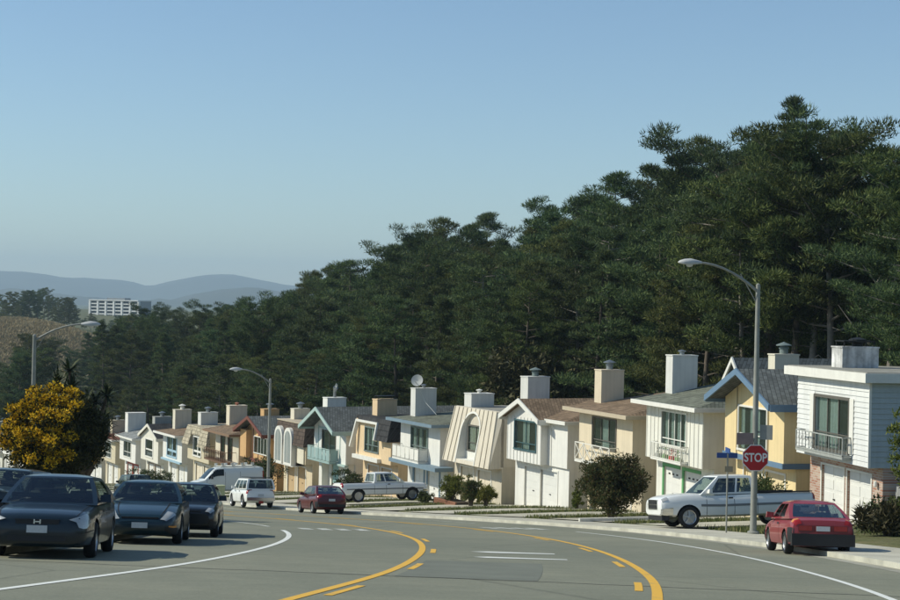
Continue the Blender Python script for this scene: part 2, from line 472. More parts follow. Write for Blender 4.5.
# two-way left turn arrows in the middle lane: an elbow shaft and a triangular head each
def arrow(yc, flip):
    s0 = s_of_y(yc); mb = MB()
    def P(a, b):
        x, y = at_s(s0 + a * flip, b * flip); return (x, y, float(base(x, y)) + 0.006)
    pts = [(-1.5, 0.42), (0.35, 0.42), (0.35, -0.35), (0.1, -0.35), (0.5, -1.0), (0.9, -0.35), (0.65, -0.35), (0.65, 0.62), (-1.5, 0.62)]
    mb.add([P(a, b) for a, b in pts], [(0, 1, 7, 8), (1, 2, 6, 7), (3, 4, 5)])
    return tag(mb.build('road_arrow', M_wht), kind='structure')
def stroke(y0, xa, xb, w, tip):
    mb = MB(); s = s_of_y(y0)
    q = [at_s(s - w, xa), at_s(s - w * 0.5, xb), at_s(s + w * 0.5, xb), at_s(s + w, xa), at_s(s, xa - tip)]
    mb.add([(x, y, float(base(x, y)) + 0.006) for x, y in q], [(0, 1, 2, 3), (0, 3, 4)])
    return tag(mb.build('road_arrow', M_wht), kind='structure')
stroke(36.2, -0.62, 0.85, 0.36, 0.45)
stroke(33.3, -0.72, 0.95, 0.30, 0.3)
# worn word markings at the top of the lanes, too far gone to read
for (yy, oc) in ((52.2, -3.9), (57.5, 4.1)):
    s = s_of_y(yy)
    for k in range(4):
        o = oc - 0.95 + k * 0.6
        tag(patch_strip(s - 0.9, s + 0.9, o, o + 0.36, 0.006).build('road_marking', M_wht_old), kind='structure')
# asphalt repair patch and its seam across the lanes
M_seam = mat('tar_seam', (0.055, 0.055, 0.05), 0.9, 0.3, 3)
s = s_of_y(24.6)
tag(patch_strip(s, s + 0.07, KL + 0.3, KR - 0.6, 0.004, n=1).build('tar_seam', M_seam), kind='structure') if False else None
mb = MB(); V = []
for k in range(41):
    o = lerp(KL + 0.2, KR - 0.5, k / 40); a = 0.05 * math.sin(k * 1.7) + 0.04 * math.sin(k * 0.6)
    for ds in (0, 0.06):
        x, y = at_s(s + a + ds - o * 0.06, o); V.append((x, y, float(base(x, y)) + 0.004))
mb.add(V, [(2 * k, 2 * k + 2, 2 * k + 3, 2 * k + 1) for k in range(40)])
tag(mb.build('tar_seam', M_seam), kind='structure')
M_patch = mat('newer_asphalt', (0.168, 0.175, 0.138), 0.85, 0.15, 1.0, 0.3, 22)
tag(patch_strip(s_of_y(24.8), s_of_y(31), -1.9, 0.35, 0.003, n=8).build('asphalt_patch', M_patch), kind='structure')

# sidewalks poured in slabs: each slab on the houses' side as far as the joints can be told apart
side = MB()
M_side = mat('sidewalk_concrete', (0.5, 0.47, 0.375), 0.9, 0.25, 0.6, 0.3, 25)
sw_root = bpy.data.objects.new('sidewalk', None); COL.objects.link(sw_root); tag(sw_root, kind='structure')
s = s_of_y(24)
while s < s_of_y(150):
    L = 1.52 if s < s_of_y(80) else 3.04
    m2 = MB(); V = []
    for k in range(3):
        for o in (KR + 0.175, 11.0):
            x, y = at_s(lerp(s, s + L - 0.02, k / 2), o); V.append((x, y, float(base(x, y)) + 0.132 + (0.02 if o > 9 else 0)))
    B = [(x, y, z - 0.3) for x, y, z in V]
    m2.add(V + B, [(0, 1, 3, 2), (2, 3, 5, 4), (0, 6, 7, 1), (4, 5, 11, 10), (0, 2, 8, 6), (2, 4, 10, 8), (1, 7, 9, 3), (3, 9, 11, 5)])
    m2.build('slab', M_side, sw_root)
    s += L
tag(ribbon(KR + 0.175, 11.0, 0.132, arc(150, 152)[0], len(CL) - 1, n=1, thick=0.3).build('sidewalk', M_side), kind='structure')
tag(ribbon(-12.4, KL - 0.175, 0.134, n=1, thick=0.3).build('sidewalk', M_side), kind='structure')

# ------------------------------------------------------------------ houses
GLASS = glass_mat()
M_room = mat('dim_room', (0.035, 0.038, 0.036), 0.9, 0.3, 2.0)
M_curt = mat('pale_curtain', (0.62, 0.64, 0.6), 0.9, 0.15, 4.0)
M_white = trim_paint('white_trim', (0.74, 0.72, 0.65))
M_gwhite = trim_paint('garage_white', (0.72, 0.71, 0.66))
M_metal = mat('galvanised_metal', (0.32, 0.34, 0.34), 0.45, 0.25, 5, 0, 0, 0.8)
M_iron = mat('dark_iron', (0.03, 0.03, 0.028), 0.5, 0.2, 5, 0, 0, 0.5)
M_prail = mat('pale_iron', (0.36, 0.37, 0.34), 0.5, 0.25, 5)
M_soot = mat('soot', (0.03, 0.03, 0.03), 0.9, 0.2)
def shingle(name, col):
    if name in MATS: return MATS[name]
    m = bpy.data.materials.new(name); m.use_nodes = True
    n = m.node_tree.nodes; l = m.node_tree.links; p = n['Principled BSDF']; p.inputs['Roughness'].default_value = 0.9; p.inputs['Specular IOR Level'].default_value = 0.2
    tc = n.new('ShaderNodeTexCoord')
    mp = n.new('ShaderNodeMapping'); mp.inputs['Rotation'].default_value = (rad(40), 0, 0)
    br = n.new('ShaderNodeTexBrick'); br.inputs['Scale'].default_value = 1.0; br.inputs['Brick Width'].default_value = 0.34; br.inputs['Row Height'].default_value = 0.16; br.inputs['Mortar Size'].default_value = 0.012
    br.inputs['Color1'].default_value = (*[c * 0.8 for c in col], 1); br.inputs['Color2'].default_value = (*[c * 1.25 for c in col], 1); br.inputs['Mortar'].default_value = (*[c * 0.45 for c in col], 1)
    no = n.new('ShaderNodeTexNoise'); no.inputs['Scale'].default_value = 1.3; no.inputs['Detail'].default_value = 7
    l.new(tc.outputs['Object'], no.inputs['Vector']); l.new(tc.outputs['Object'], mp.inputs['Vector']); l.new(mp.outputs[0], br.inputs['Vector'])
    mx = n.new('ShaderNodeMix'); mx.data_type = 'RGBA'; mx.blend_type = 'MULTIPLY'; mx.inputs[0].default_value = 0.55
    l.new(br.outputs['Color'], mx.inputs[6]); l.new(no.outputs['Fac'], mx.inputs[7])
    gm = n.new('ShaderNodeMix'); gm.data_type = 'RGBA'; gm.blend_type = 'MULTIPLY'; gm.inputs[0].default_value = 1; gm.inputs[7].default_value = (1.35, 1.35, 1.35, 1)
    l.new(mx.outputs[2], gm.inputs[6]); l.new(gm.outputs[2], p.inputs['Base Color'])
    bp = n.new('ShaderNodeBump'); bp.inputs['Strength'].default_value = 0.5; bp.inputs['Distance'].default_value = 0.02
    l.new(br.outputs['Fac'], bp.inputs['Height']); bp.invert = True; l.new(bp.outputs[0], p.inputs['Normal'])
    MATS[name] = m; return m
def brick_mat():
    m = bpy.data.materials.new('brick_veneer'); m.use_nodes = True
    n = m.node_tree.nodes; l = m.node_tree.links; p = n['Principled BSDF']; p.inputs['Roughness'].default_value = 0.9
    tc = n.new('ShaderNodeTexCoord'); mp = n.new('ShaderNodeMapping'); mp.inputs['Rotation'].default_value = (rad(90), 0, 0)
    br = n.new('ShaderNodeTexBrick'); br.inputs['Scale'].default_value = 1; br.inputs['Brick Width'].default_value = 0.3; br.inputs['Row Height'].default_value = 0.1; br.inputs['Mortar Size'].default_value = 0.012
    br.inputs['Color1'].default_value = (0.36, 0.16, 0.1, 1); br.inputs['Color2'].default_value = (0.5, 0.37, 0.28, 1); br.inputs['Mortar'].default_value = (0.5, 0.46, 0.4, 1)
    l.new(tc.outputs['Object'], mp.inputs['Vector']); l.new(mp.outputs[0], br.inputs['Vector']); l.new(br.outputs['Color'], p.inputs['Base Color'])
    bp = n.new('ShaderNodeBump'); bp.invert = True; bp.inputs['Strength'].default_value = 0.7; bp.inputs['Distance'].default_value = 0.02
    l.new(br.outputs['Fac'], bp.inputs['Height']); l.new(bp.outputs[0], p.inputs['Normal'])
    return m
M_brick = brick_mat()
R_grey = shingle('grey_shingles', (0.12, 0.13, 0.125))
R_green = shingle('green_grey_shingles', (0.16, 0.17, 0.13))
R_brown = shingle('brown_shingles', (0.22, 0.155, 0.1))
R_dark = shingle('charcoal_shingles', (0.045, 0.045, 0.045))
R_dbrown = shingle('dark_brown_shingles', (0.1, 0.075, 0.06))
R_gravel = mat('gravel_roof', (0.28, 0.27, 0.23), 0.95, 0.25, 3, 0.5, 40)

near = [(16.0, 60.3), (14.4, 68.0), (12.17, 75.6), (9.7, 83.2), (6.48, 90.7), (2.87, 97.6), (-0.46, 104.8), (-3.94, 112.0), (-7.57, 119.2), (-11.2, 126.3),
        (-14.8, 133.5), (-18.4, 140.6), (-22.1, 147.8), (-25.8, 154.9), (-29.4, 162.0), (-33.1, 169.2)]
while len(near) < 25: near.append((near[-1][0] - 3.62, near[-1][1] + 7.08))
def heading(i):
    a = near[max(i - 1, 0)]; b = near[min(i + 1, len(near) - 1)]
    return math.atan2(-(b[0] - a[0]), b[1] - a[1])
ZF = 2.5; DEP = 11.0

def window(root, x0, x1, z0, z1, cols=2, rows=((0, 1),), frame=None, y=0.0, fw=0.09, curtains=(), bars=0.05, label=None):
    """frame with mullions, each pane its own piece, a dim room and curtains behind"""
    frame = frame or M_white
    f = MB()
    f.box(x0 - fw, x1 + fw, y - 0.04, y + 0.06, z1, z1 + fw); f.box(x0 - fw, x1 + fw, y - 0.07, y + 0.06, z0 - fw, z0)
    f.box(x0 - fw, x0, y - 0.04, y + 0.06, z0, z1); f.box(x1, x1 + fw, y - 0.04, y + 0.06, z0, z1)
    zs = sorted({r for rr in rows for r in rr}); H = z1 - z0
    for r in zs[1:-1]: f.box(x0, x1, y + 0.03, y + 0.085, z0 + r * H - bars / 2, z0 + r * H + bars / 2)
    cs = [cols] * len(rows) if isinstance(cols, int) else cols
    panes = []
    for (a, b), c in zip(rows, cs):
        za, zb = z0 + a * H + (bars / 2 if a > 0 else 0), z0 + b * H - (bars / 2 if b < 1 else 0)
        for k in range(c):
            xa, xb = lerp(x0, x1, k / c), lerp(x0, x1, (k + 1) / c)
            if k: f.box(xa - bars / 2, xa + bars / 2, y + 0.032, y + 0.083, za, zb)
            panes.append((xa + (bars / 2 if k else 0), xb - (bars / 2 if k < c - 1 else 0), za, zb))
    w = f.build('window', frame, root)
    for (xa, xb, za, zb) in panes:
        MB().box(xa, xb, y + 0.055, y + 0.062, za, zb).build('pane', GLASS, w)
    MB().quad((x0, y + 0.17, z0), (x1, y + 0.17, z0), (x1, y + 0.17, z1), (x0, y + 0.17, z1)).build('room', M_room, w)
    for (a, b) in curtains:
        c = MB(); n = max(2, int((b - a) * (x1 - x0) / 0.12)); V = []
        for k in range(n * 2 + 1):
            xx = lerp(x0 + a * (x1 - x0), x0 + b * (x1 - x0), k / (2 * n)); yy = y + 0.13 + 0.02 * math.sin(k * 1.7)
            V += [(xx, yy, z0 + 0.03), (xx, yy, z1 - 0.02)]
        c.add(V, [(2 * k, 2 * k + 2, 2 * k + 3, 2 * k + 1) for k in range(2 * n)])
        c.build('curtain', M_curt, w)
    if label: w['label'] = label
    return w

def garage_door(root, x0, x1, z1, m, y=0.7, style='panel', handle=True):
    d = MB(); d.box(x0, x1, y, y + 0.06, -0.3, z1)
    W = x1 - x0
    if style == 'panel':
        for r in range(4):
            for c in range(2):
                a = x0 + W * (c * 0.5 + 0.05); d.box(a, a + W * 0.4, y - 0.018, y, 0.12 + r * z1 / 4, 0.12 + r * z1 / 4 + z1 / 4 * 0.72)
    elif style == 'plank':
        n = 7
        for k in range(n): d.box(x0 + W * k / n + 0.012, x0 + W * (k + 1) / n - 0.012, y - 0.015, y, -0.2, z1 - 0.02)
    elif style == 'brace':
        for a, b in ((0, 0.09), (0.91, 1)): d.box(x0 + W * a, x0 + W * b, y - 0.025, y, -0.2, z1)
        d.box(x0, x1, y - 0.024, y, z1 - 0.14, z1 - 0.001); d.box(x0, x1, y - 0.024, y, z1 * 0.48, z1 * 0.55)
    else:
        for r in range(5): d.box(x0 + 0.02, x1 - 0.02, y - 0.012, y, 0.02 + r * z1 / 5, (r + 1) * z1 / 5 - 0.015)
    o = d.build('garage_door', m, root)
    if handle:
        MB().box((x0 + x1) / 2 - 0.08, (x0 + x1) / 2 + 0.08, y - 0.05, y - 0.02, 0.75, 0.8).build('handle', M_iron, o)
    return o

def lower(root, w, m, doors, dm, zt=2.1, style='panel', trim=None, y=0.6, x0=0.0, tw=0.1, dep=DEP, name='garage_wall'):
    holes = [(a, b, -0.9, zt) for a, b in doors]
    b = MB(); b.wall(x0 + 0.01, w - 0.01, y, y + 0.2, -0.9, ZF - 0.002, [(a, c, -0.9 + 1e-4, d) for a, c, _, d in holes])
    b.box(x0 + 0.01, w - 0.01, y + 0.2, dep, -0.9, ZF - 0.002)
    o = b.build(name, m, root)
    for a, c in doors:
        garage_door(root, a, c, zt, dm, y + 0.1, style)
        if trim:
            t = MB(); t.box(a - tw, a, y - 0.03, y + 0.05, -0.5, zt + tw); t.box(c, c + tw, y - 0.03, y + 0.05, -0.5, zt + tw); t.box(a, c, y - 0.03, y + 0.05, zt, zt + tw)
            t.build('door_trim', trim, root)
    return o

def upper(root, w, m, zt, holes=(), y=0.0, x0=0.0, dep=DEP, name='wall'):
    b = MB(); b.wall(x0, w, y, y + 0.2, ZF, zt, holes); b.box(x0, w, y + 0.2, dep, ZF, zt)
    return b.build(name, m, root)

def gable(root, w, ze, rise, m_roof, m_trim, m_wall, front=0.7, side=0.45, x0=0.0, xp=None, th=0.14, board=0.24, dep=DEP, yw=0.0, asym=0):
    """roof with its gable to the street, barge boards in front and eave boards along the sides"""
    xp = (x0 + w) / 2 if xp is None else xp
    sl = rise / (xp - x0); sr = rise / (w - xp)
    L = (x0 - side, ze - side * sl); Rr = (w + side, ze - side * sr)
    T = (xp, ze + rise)
    up = lambda p, d: (p[0], p[1] + d)
    roof = MB().prism_y([up(L, 0.02), up(T, 0.02), up(Rr, 0.02), up(Rr, 0.02 + th), up(T, 0.02 + th), up(L, 0.02 + th)], -front + 0.05, dep + 0.3).build('roof', m_roof, root)
    bb = MB().prism_y([up(L, -board + th), up(T, -board + th), up(Rr, -board + th), up(Rr, th + 0.045), up(T, th + 0.045), up(L, th + 0.045)], -front - 0.03, -front + 0.05)
    bb.build('barge_board', m_trim, root)
    for s, (px, pz) in ((-1, L), (1, Rr)):
        MB().box(px - (0.04 if s < 0 else 0), px + (0.04 if s > 0 else 0), -front + 0.052, dep + 0.3, pz - 0.14, pz + th + 0.03).build('eave_board', m_trim, root)
    MB().prism_y([(x0, ze), (w, ze), (xp, ze + rise)], yw, yw + 0.2).build('gable_wall', m_wall, root)
    MB().prism_y([(x0, ze), (w, ze), (xp, ze + rise)], dep - 0.2, dep).build('gable_wall', m_wall, root)
    return roof

def hip(root, w, ze, rise, m_roof, m_trim, front=0.55, side=0.5, ridge_y=4.2, inset=1.3, x0=0.0, dep=DEP):
    a, b, c, d = x0 - side, w + side, -front, dep + 0.4
    r = MB(); z = ze + 0.16
    P = [(a, c, z), (b, c, z), (b, d, z), (a, d, z), (x0 + inset, ridge_y, z + rise), (w - inset, ridge_y, z + rise), (w - inset, d - ridge_y + 1, z + rise), (x0 + inset, d - ridge_y + 1, z + rise)]
    r.add(P, [(0, 1, 5, 4), (1, 2, 6, 5), (2, 3, 7, 6), (3, 0, 4, 7), (4, 5, 6, 7), (3, 2, 1, 0)])
    o = r.build('roof', m_roof, root)
    f = MB(); f.box(a - 0.02, b + 0.02, c - 0.02, c + 0.1, ze - 0.02, z + 0.02); f.box(a - 0.02, a + 0.1, c + 0.1, d, ze - 0.02, z + 0.02); f.box(b - 0.1, b + 0.02, c + 0.1, d, ze - 0.02, z + 0.02)
    f.box(a + 0.1, b - 0.1, c + 0.1, d - 0.01, ze + 0.002, ze + 0.03)
    f.build('fascia', m_trim, root)
    return o

def flat(root, w, zt, m_top, m_fas, front=0.45, side=0.35, th=0.34, x0=0.0, left=None, dep=DEP):
    left = side if left is None else left
    MB().box(x0 - left, w + side, -front, dep + 0.3, zt + 0.002, zt + th).build('fascia', m_fas, root)
    MB().box(x0 - left + 0.12, w + side - 0.12, -front + 0.12, dep + 0.2, zt + th - 0.1, zt + th + 0.03).build('roof', m_top, root)

def chimney(root, x0, x1, y0, y1, z0, z1, m, cap='hat', capm=None):
    c = MB(); c.box(x0, x1, y0, y1, z0, z1); c.box(x0 - 0.03, x1 + 0.03, y0 - 0.03, y1 + 0.03, z1 + 0.001, z1 + 0.06)
    o = c.build('chimney', m, root)
    cx, cy = (x0 + x1) / 2, (y0 + y1) / 2; z = z1 + 0.05
    f = MB()
    if cap == 'hat':
        f.lathe([(0.0, z), (0.2, z), (0.2, z + 0.24), (0.235, z + 0.25), (0.235, z + 0.31), (0.17, z + 0.31), (0.17, z + 0.38), (0.36, z + 0.38), (0.36, z + 0.42), (0.0, z + 0.56)], 14, at=(cx, cy, 0))
    elif cap == 'small':
        f.lathe([(0.0, z), (0.12, z), (0.12, z + 0.16), (0.22, z + 0.18), (0.22, z + 0.21), (0.0, z + 0.28)], 12, at=(cx, cy, 0))
    elif cap == 'cowl':
        f.tube([(cx, cy, z), (cx, cy, z + 0.4), (cx + 0.06, cy, z + 0.62), (cx + 0.2, cy, z + 0.8)], [0.12, 0.12, 0.15, 0.2], 12)
        f.bar((cx - 0.1, cy, z + 0.45), (cx + 0.3, cy + 0.05, z + 1.05), 0.04, 0.3)
    elif cap == 'plate':
        f.box(x0 + 0.1, x1 - 0.1, y0 + 0.1, y1 - 0.1, z + 0.2, z + 0.25)
        for a in (x0 + 0.12, x1 - 0.16):
            for b in (y0 + 0.12, y1 - 0.16): f.box(a, a + 0.04, b, b + 0.04, z, z + 0.2)
    if f.v: f.build('chimney_cap', capm or M_metal, o, smooth=35)
    return o

def railing(root, x0, x1, y0, z0, z1, m, kind='bars', floor=True, ymax=0.0, gap=0.14, fm=None):
    r = MB(); t = 0.045
    for z in (z0 + 0.06, z1): r.box(x0, x1, y0, y0 + t, z - t, z)
    for xx in (x0, x1 - t): 
        r.box(xx, xx + t, y0 + t, ymax - 0.002, z1 - t, z1); r.box(xx, xx + t, y0 + t, ymax - 0.002, z0 + 0.06 - t, z0 + 0.06); r.box(xx, xx + t, y0, y0 + t, z0, z1 + 0.001)
    n = max(2, int((x1 - x0) / gap))
    if kind == 'bars':
        for k in range(1, n): xx = lerp(x0, x1, k / n); r.box(xx - 0.012, xx + 0.012, y0 + 0.01, y0 + 0.035, z0 + 0.06, z1 - t)
        for k in range(1, 4): yy = lerp(y0, ymax, k / 4); r.box(x1 - 0.03, x1 - 0.006, yy, yy + 0.02, z0 + 0.06, z1 - t)
    elif kind == 'x':
        n = 4
        for k in range(n):
            a, b = lerp(x0, x1, k / n), lerp(x0, x1, (k + 1) / n)
            r.bar((a, y0 + 0.02, z0 + 0.05), (b, y0 + 0.02, z1 - 0.05), 0.035); r.bar((a, y0 + 0.024, z1 - 0.05), (b, y0 + 0.024, z0 + 0.05), 0.035)
            r.box(b - 0.02, b + 0.02, y0 + 0.003, y0 + 0.04, z0, z1 - t)
    elif kind == 'baluster':
        for k in range(1, n):
            xx = lerp(x0, x1, k / n)
            r.lathe([(0.025, z0 + 0.05), (0.06, z0 + 0.2), (0.025, (z0 + z1) / 2), (0.06, z1 - 0.2), (0.025, z1 - 0.04)], 6, at=(xx, y0 + 0.03, 0))
    o = r.build('balcony_railing', m, root)
    if kind == 'panel':
        n = max(2, int((x1 - x0) / 0.7))
        for k in range(n): MB().box(lerp(x0, x1, k / n) + 0.05, lerp(x0, x1, (k + 1) / n) - 0.05, y0 + 0.015, y0 + 0.03, z0 + 0.1, z1 - 0.08).build('panel', fm or m, o)
        MB().box(x1 - 0.04, x1 - 0.02, y0 + 0.08, ymax - 0.05, z0 + 0.1, z1 - 0.08).build('panel', fm or m, o)
    if floor: MB().box(x0, x1, y0 + 0.005, ymax - 0.001, z0 - 0.1, z0).build('balcony_floor', fm or m, root)
    return o

def battens(root, x0, x1, y, z0, z1, m, gap=0.42, holes=(), bw=0.05):
    n = int((x1 - x0) / gap)
    for k in range(n + 1):
        x = lerp(x0 + bw, x1 - bw, k / n); seg = [(z0, z1)]
        for (ha, hb, hc, hd) in holes:
            if ha - 0.14 < x < hb + 0.14:
                seg = [s for a, c in seg for s in ((a, min(c, hc - 0.12)), (max(a, hd + 0.12), c)) if s[1] - s[0] > 0.05]
        for a, c in seg: MB().box(x - bw / 2, x + bw / 2, y - 0.03, y - 0.001, a, c).build('batten', m, root)

def vent(root, x, y, z, m=None):
    MB().lathe([(0.06, z), (0.06, z + 0.5), (0.09, z + 0.52), (0.0, z + 0.6)], 8, at=(x, y, 0)).build('roof_vent', m or M_metal, root)

def new_house(i, w, label):
    th = heading(i)
    nx_, ny_ = near[i]
    tx, ty = -math.sin(th), math.cos(th)
    loc = (nx_ + tx * w, ny_ + ty * w, 0)
    zc = gz(nx_ + tx * w / 2 - 0.9, ny_ + ty * w / 2 - 0.4)
    return thing('row_house', label, 'house', (loc[0], loc[1], zc + HB.get(i, 0.0)), th - math.pi / 2, 'row houses along the downhill street')
HB = {}

# --- house with white lap siding and brick
def h1():
    w = 6.5; r = new_house(0, w, 'white lap-sided house with red brick around its garage doors and flat white-edged roof')
    W = wall_paint('lap_white', (0.70, 0.70, 0.67)); zt = 5.75; hole = (1.75, 4.75, 2.95, 4.95)
    lower(r, w, M_brick, [(1.15, 3.2), (3.5, 5.55)], M_gwhite, 2.12, 'panel', M_white, tw=0.08)
    o = upper(r, w, W, zt, [hole])
    s = MB(); s2 = MB(); z = ZF + 0.02
    while z < zt - 0.05:
        segs = [(0.0, w)] if z + 0.2 < hole[2] - 0.05 or z > hole[3] + 0.05 else [(0.0, hole[0] - 0.1), (hole[1] + 0.1, w)]
        for a, b in segs: s.hexa([(a, -0.035, z), (b, -0.035, z), (b, -0.001, z), (a, -0.001, z)], [(a, -0.006, z + 0.2), (b, -0.006, z + 0.2), (b, -0.001, z + 0.2), (a, -0.001, z + 0.2)])
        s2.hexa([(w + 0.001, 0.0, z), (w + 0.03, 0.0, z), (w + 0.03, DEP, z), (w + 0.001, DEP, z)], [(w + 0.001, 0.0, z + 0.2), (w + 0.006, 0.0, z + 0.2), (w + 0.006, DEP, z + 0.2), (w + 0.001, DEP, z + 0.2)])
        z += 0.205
    s.build('lap_siding', W, r); s2.build('lap_siding', wall_paint('side_shade_grey', (0.42, 0.47, 0.47)), r)  # side laps coloured greyer than the front, deepening that wall's shade
    MB().box(w - 0.001, w + 0.04, -0.045, 0.06, ZF, zt).build('corner_board', M_white, r)
    window(r, *hole, cols=[3, 3], rows=((0, 0.3), (0.3, 1)), fw=0.12, curtains=((0.02, 0.3), (0.36, 0.62)), frame=trim_paint('bronze_frame', (0.12, 0.11, 0.09)))
    for a in (1.28, 4.9): MB().box(a, a + 0.34, -0.06, -0.036, 2.9, 5.05).build('shutter', M_white, r)
    railing(r, 0.75, 5.1, -0.42, 2.78, 3.55, M_prail, 'bars', gap=0.3, fm=M_prail)
    sc_ = MB()
    for k in range(4): sc_.lathe([(0.10, -0.012), (0.13, 0.0), (0.10, 0.012)], 12, axis='y', at=(1.15 + k * 0.3, -0.41, 3.25))
    sc_.build('iron_scrolls', M_prail, r)
    flat(r, w, zt, R_gravel, M_white, front=0.35, side=0.3, th=0.36, left=0.7)
    W2 = mat('flaking_white', (0.66, 0.65, 0.62), 0.9, 0.5, 1.6, streak=0.45)
    chimney(r, 1.0, 2.0, 1.0, 2.6, zt + 0.3, zt + 1.2, W2, 'plate', M_iron)
    MB().lathe([(0.0, 6.9), (0.22, 6.9), (0.22, 7.15), (0.36, 7.17), (0.36, 7.3), (0.0, 7.4)], 12, at=(1.5, 1.9, 0)).build('chimney_pot', M_iron, r)
    # lamp and side hose bib by the garage
    l = MB(); l.lathe([(0.03, 0), (0.09, 0.03), (0.07, 0.2), (0.0, 0.24)], 8, at=(6.1, 0.5, 1.75)); l.build('porch_lamp', M_white, r)
    return r
def h2():
    w = 6.15; r = new_house(1, w, 'pale yellow gabled house with blue trim behind the stop sign')
    W = wall_paint('pale_yellow', (0.78, 0.61, 0.33)); B = trim_paint('slate_blue_trim', (0.13, 0.21, 0.3)); zt = 5.2; hole = (1.55, 4.45, 2.95, 4.85)
    lower(r, w, W, [(0.9, 2.8), (3.2, 5.1)], wall_paint('pale_yellow_door', (0.74, 0.6, 0.36)), 2.05, 'brace', M_white)
    upper(r, w, W, zt, [hole])
    window(r, *hole, cols=[2, 2], rows=((0, 0.36), (0.36, 1)), curtains=((0.0, 0.12), (0.32, 0.48), (0.55, 0.66)))
    for x in (1.35, 4.62): MB().box(x - 0.035, x + 0.035, -0.03, -0.002, ZF + 0.2, zt + 0.6).build('trim_strip', mat('tan_strip', (0.35, 0.28, 0.16), 0.7), r)
    MB().box(-0.06, w + 0.06, -0.08, 0.0 - 0.002, ZF - 0.05, ZF + 0.18).build('belt_course', B, r)
    MB().box(w + 0.002, w + 0.08, -0.08, 1.4, ZF - 0.05, ZF + 0.18).build('belt_course', B, r)
    gable(r, w, zt, 1.25, R_grey, B, W, front=0.9, side=0.35)
    chimney(r, 1.3, 2.0, 1.5, 2.7, zt + 0.6, zt + 2.0, wall_paint('chimney_cream', (0.68, 0.63, 0.5)), 'hat', trim_paint('cap_green', (0.16, 0.2, 0.19)))
    vent(r, 4.6, 3.4, zt + 0.4)
    return r
def h3():
    w = 6.5; r = new_house(2, w, 'white board-and-batten house with green-framed garage doors and flower rail under its window')
    W = wall_paint('batten_white', (0.75, 0.73, 0.64)); zt = 5.25; hole = (1.85, 4.65, 3.3, 4.95)
    G = trim_paint('leaf_green_trim', (0.12, 0.34, 0.14))
    lower(r, w, W, [(0.95, 2.85), (3.25, 5.15)], M_gwhite, 2.1, 'flat', None)
    t = MB()
    for a, b in ((0.95, 2.85), (3.25, 5.15)): t.box(a - 0.16, a, 0.56, 0.64, -0.5, 2.26); t.box(a, b, 0.56, 0.64, 2.1, 2.26)
    t.build('door_trim', G, r)
    for a in (1.3, 3.6):
        for k in range(3): MB().box(a + k * 0.45, a + k * 0.45 + 0.2, 0.675, 0.699, 1.72, 1.8).build('door_ornament', M_iron, r)
    upper(r, w, W, zt, [hole]); battens(r, 0.0, w, 0.0, ZF, zt, M_white, 0.46, [hole])
    window(r, *hole, cols=[4, 4], rows=((0, 0.2), (0.2, 1)), curtains=((0.06, 0.16), (0.3, 0.42), (0.55, 0.68), (0.82, 0.93)))
    railing(r, 1.4, 4.9, -0.4, 2.62, 3.42, M_white, 'bars', gap=0.22)
    # flower pots standing on the rail shelf belong to the house only as fixed boxes
    for k, (x, c) in enumerate(((1.9, (0.4, 0.4, 0.36)), (2.7, (0.15, 0.3, 0.1)), (3.5, (0.5, 0.06, 0.04)), (4.2, (0.16, 0.3, 0.1)))):
        f = MB()
        for q in range(26):
            a = rnd.random() * 6.28; rr = rnd.random() * 0.2; z = 2.85 + rnd.random() * 0.36
            p = Vector((x + rr * math.cos(a), -0.2 + 0.5 * rr * math.sin(a), z)); d = Vector((rnd.uniform(-1, 1), rnd.uniform(-1, 1), rnd.uniform(0, 1))) * 0.07; e = Vector((rnd.uniform(-1, 1), rnd.uniform(-1, 1), rnd.uniform(-1, 1))) * 0.06
            f.add([p - d, p + e, p + d], [(0, 1, 2)])
        f.box(x - 0.16, x + 0.16, -0.3, -0.1, 2.63, 2.84)
        f.build('flower_box', mat('flowers_%d' % k, c, 0.8, 0.3, 8), r)
    hip(r, w, zt, 1.15, R_green, M_white, front=0.7, side=0.45, ridge_y=4.4, inset=1.6)
    MB().prism_y([(1.1, zt + 0.4), (4.1, zt + 0.4), (2.6, zt + 2.25)], 4.0, DEP).build('rear_gable', W, r)
    MB().prism_y([(0.75, zt + 0.12), (2.6, zt + 2.3), (4.45, zt + 0.12), (4.45, zt + 0.27), (2.6, zt + 2.46), (0.75, zt + 0.27)], 3.5, DEP + 0.3).build('rear_roof', R_grey, r)
    MB().prism_y([(0.7, zt + 0.05), (2.6, zt + 2.24), (4.5, zt + 0.05), (4.5, zt + 0.3), (2.6, zt + 2.5), (0.7, zt + 0.3)], 3.4, 3.49).build('barge_board', M_white, r)
    chimney(r, 0.25, 1.05, 0.9, 2.3, zt + 0.2, zt + 2.45, wall_paint('chimney_white', (0.66, 0.65, 0.6)), 'small')
    return r
def h4():
    w = 6.5; r = new_house(3, w, 'cream house with cross-lattice white balcony rail and low brown hip roof')
    W = wall_paint('cream', (0.68, 0.58, 0.42)); zt = 5.2; hole = (1.75, 4.55, 3.35, 4.9)
    lower(r, w, W, [(0.9, 2.9), (3.3, 5.3)], wall_paint('cream_door', (0.7, 0.62, 0.48)), 2.1, 'plank', M_white)
    upper(r, w, W, zt, [hole])
    window(r, *hole, cols=[3, 1], rows=((0.25, 1), (0, 0.25)), frame=trim_paint('bronze_frame', (0.12, 0.11, 0.09)), curtains=((0.35, 0.62),))
    railing(r, 0.6, 4.9, -0.55, 2.5, 3.5, M_white, 'x', fm=M_white)
    hip(r, w, zt, 0.95, R_brown, trim_paint('tan_fascia', (0.5, 0.42, 0.3)), front=0.75, side=0.65, ridge_y=4.5, inset=1.8)
    chimney(r, 0.2, 1.05, 0.8, 2.2, zt + 0.2, zt + 2.25, W, 'hat', M_metal)
    return r
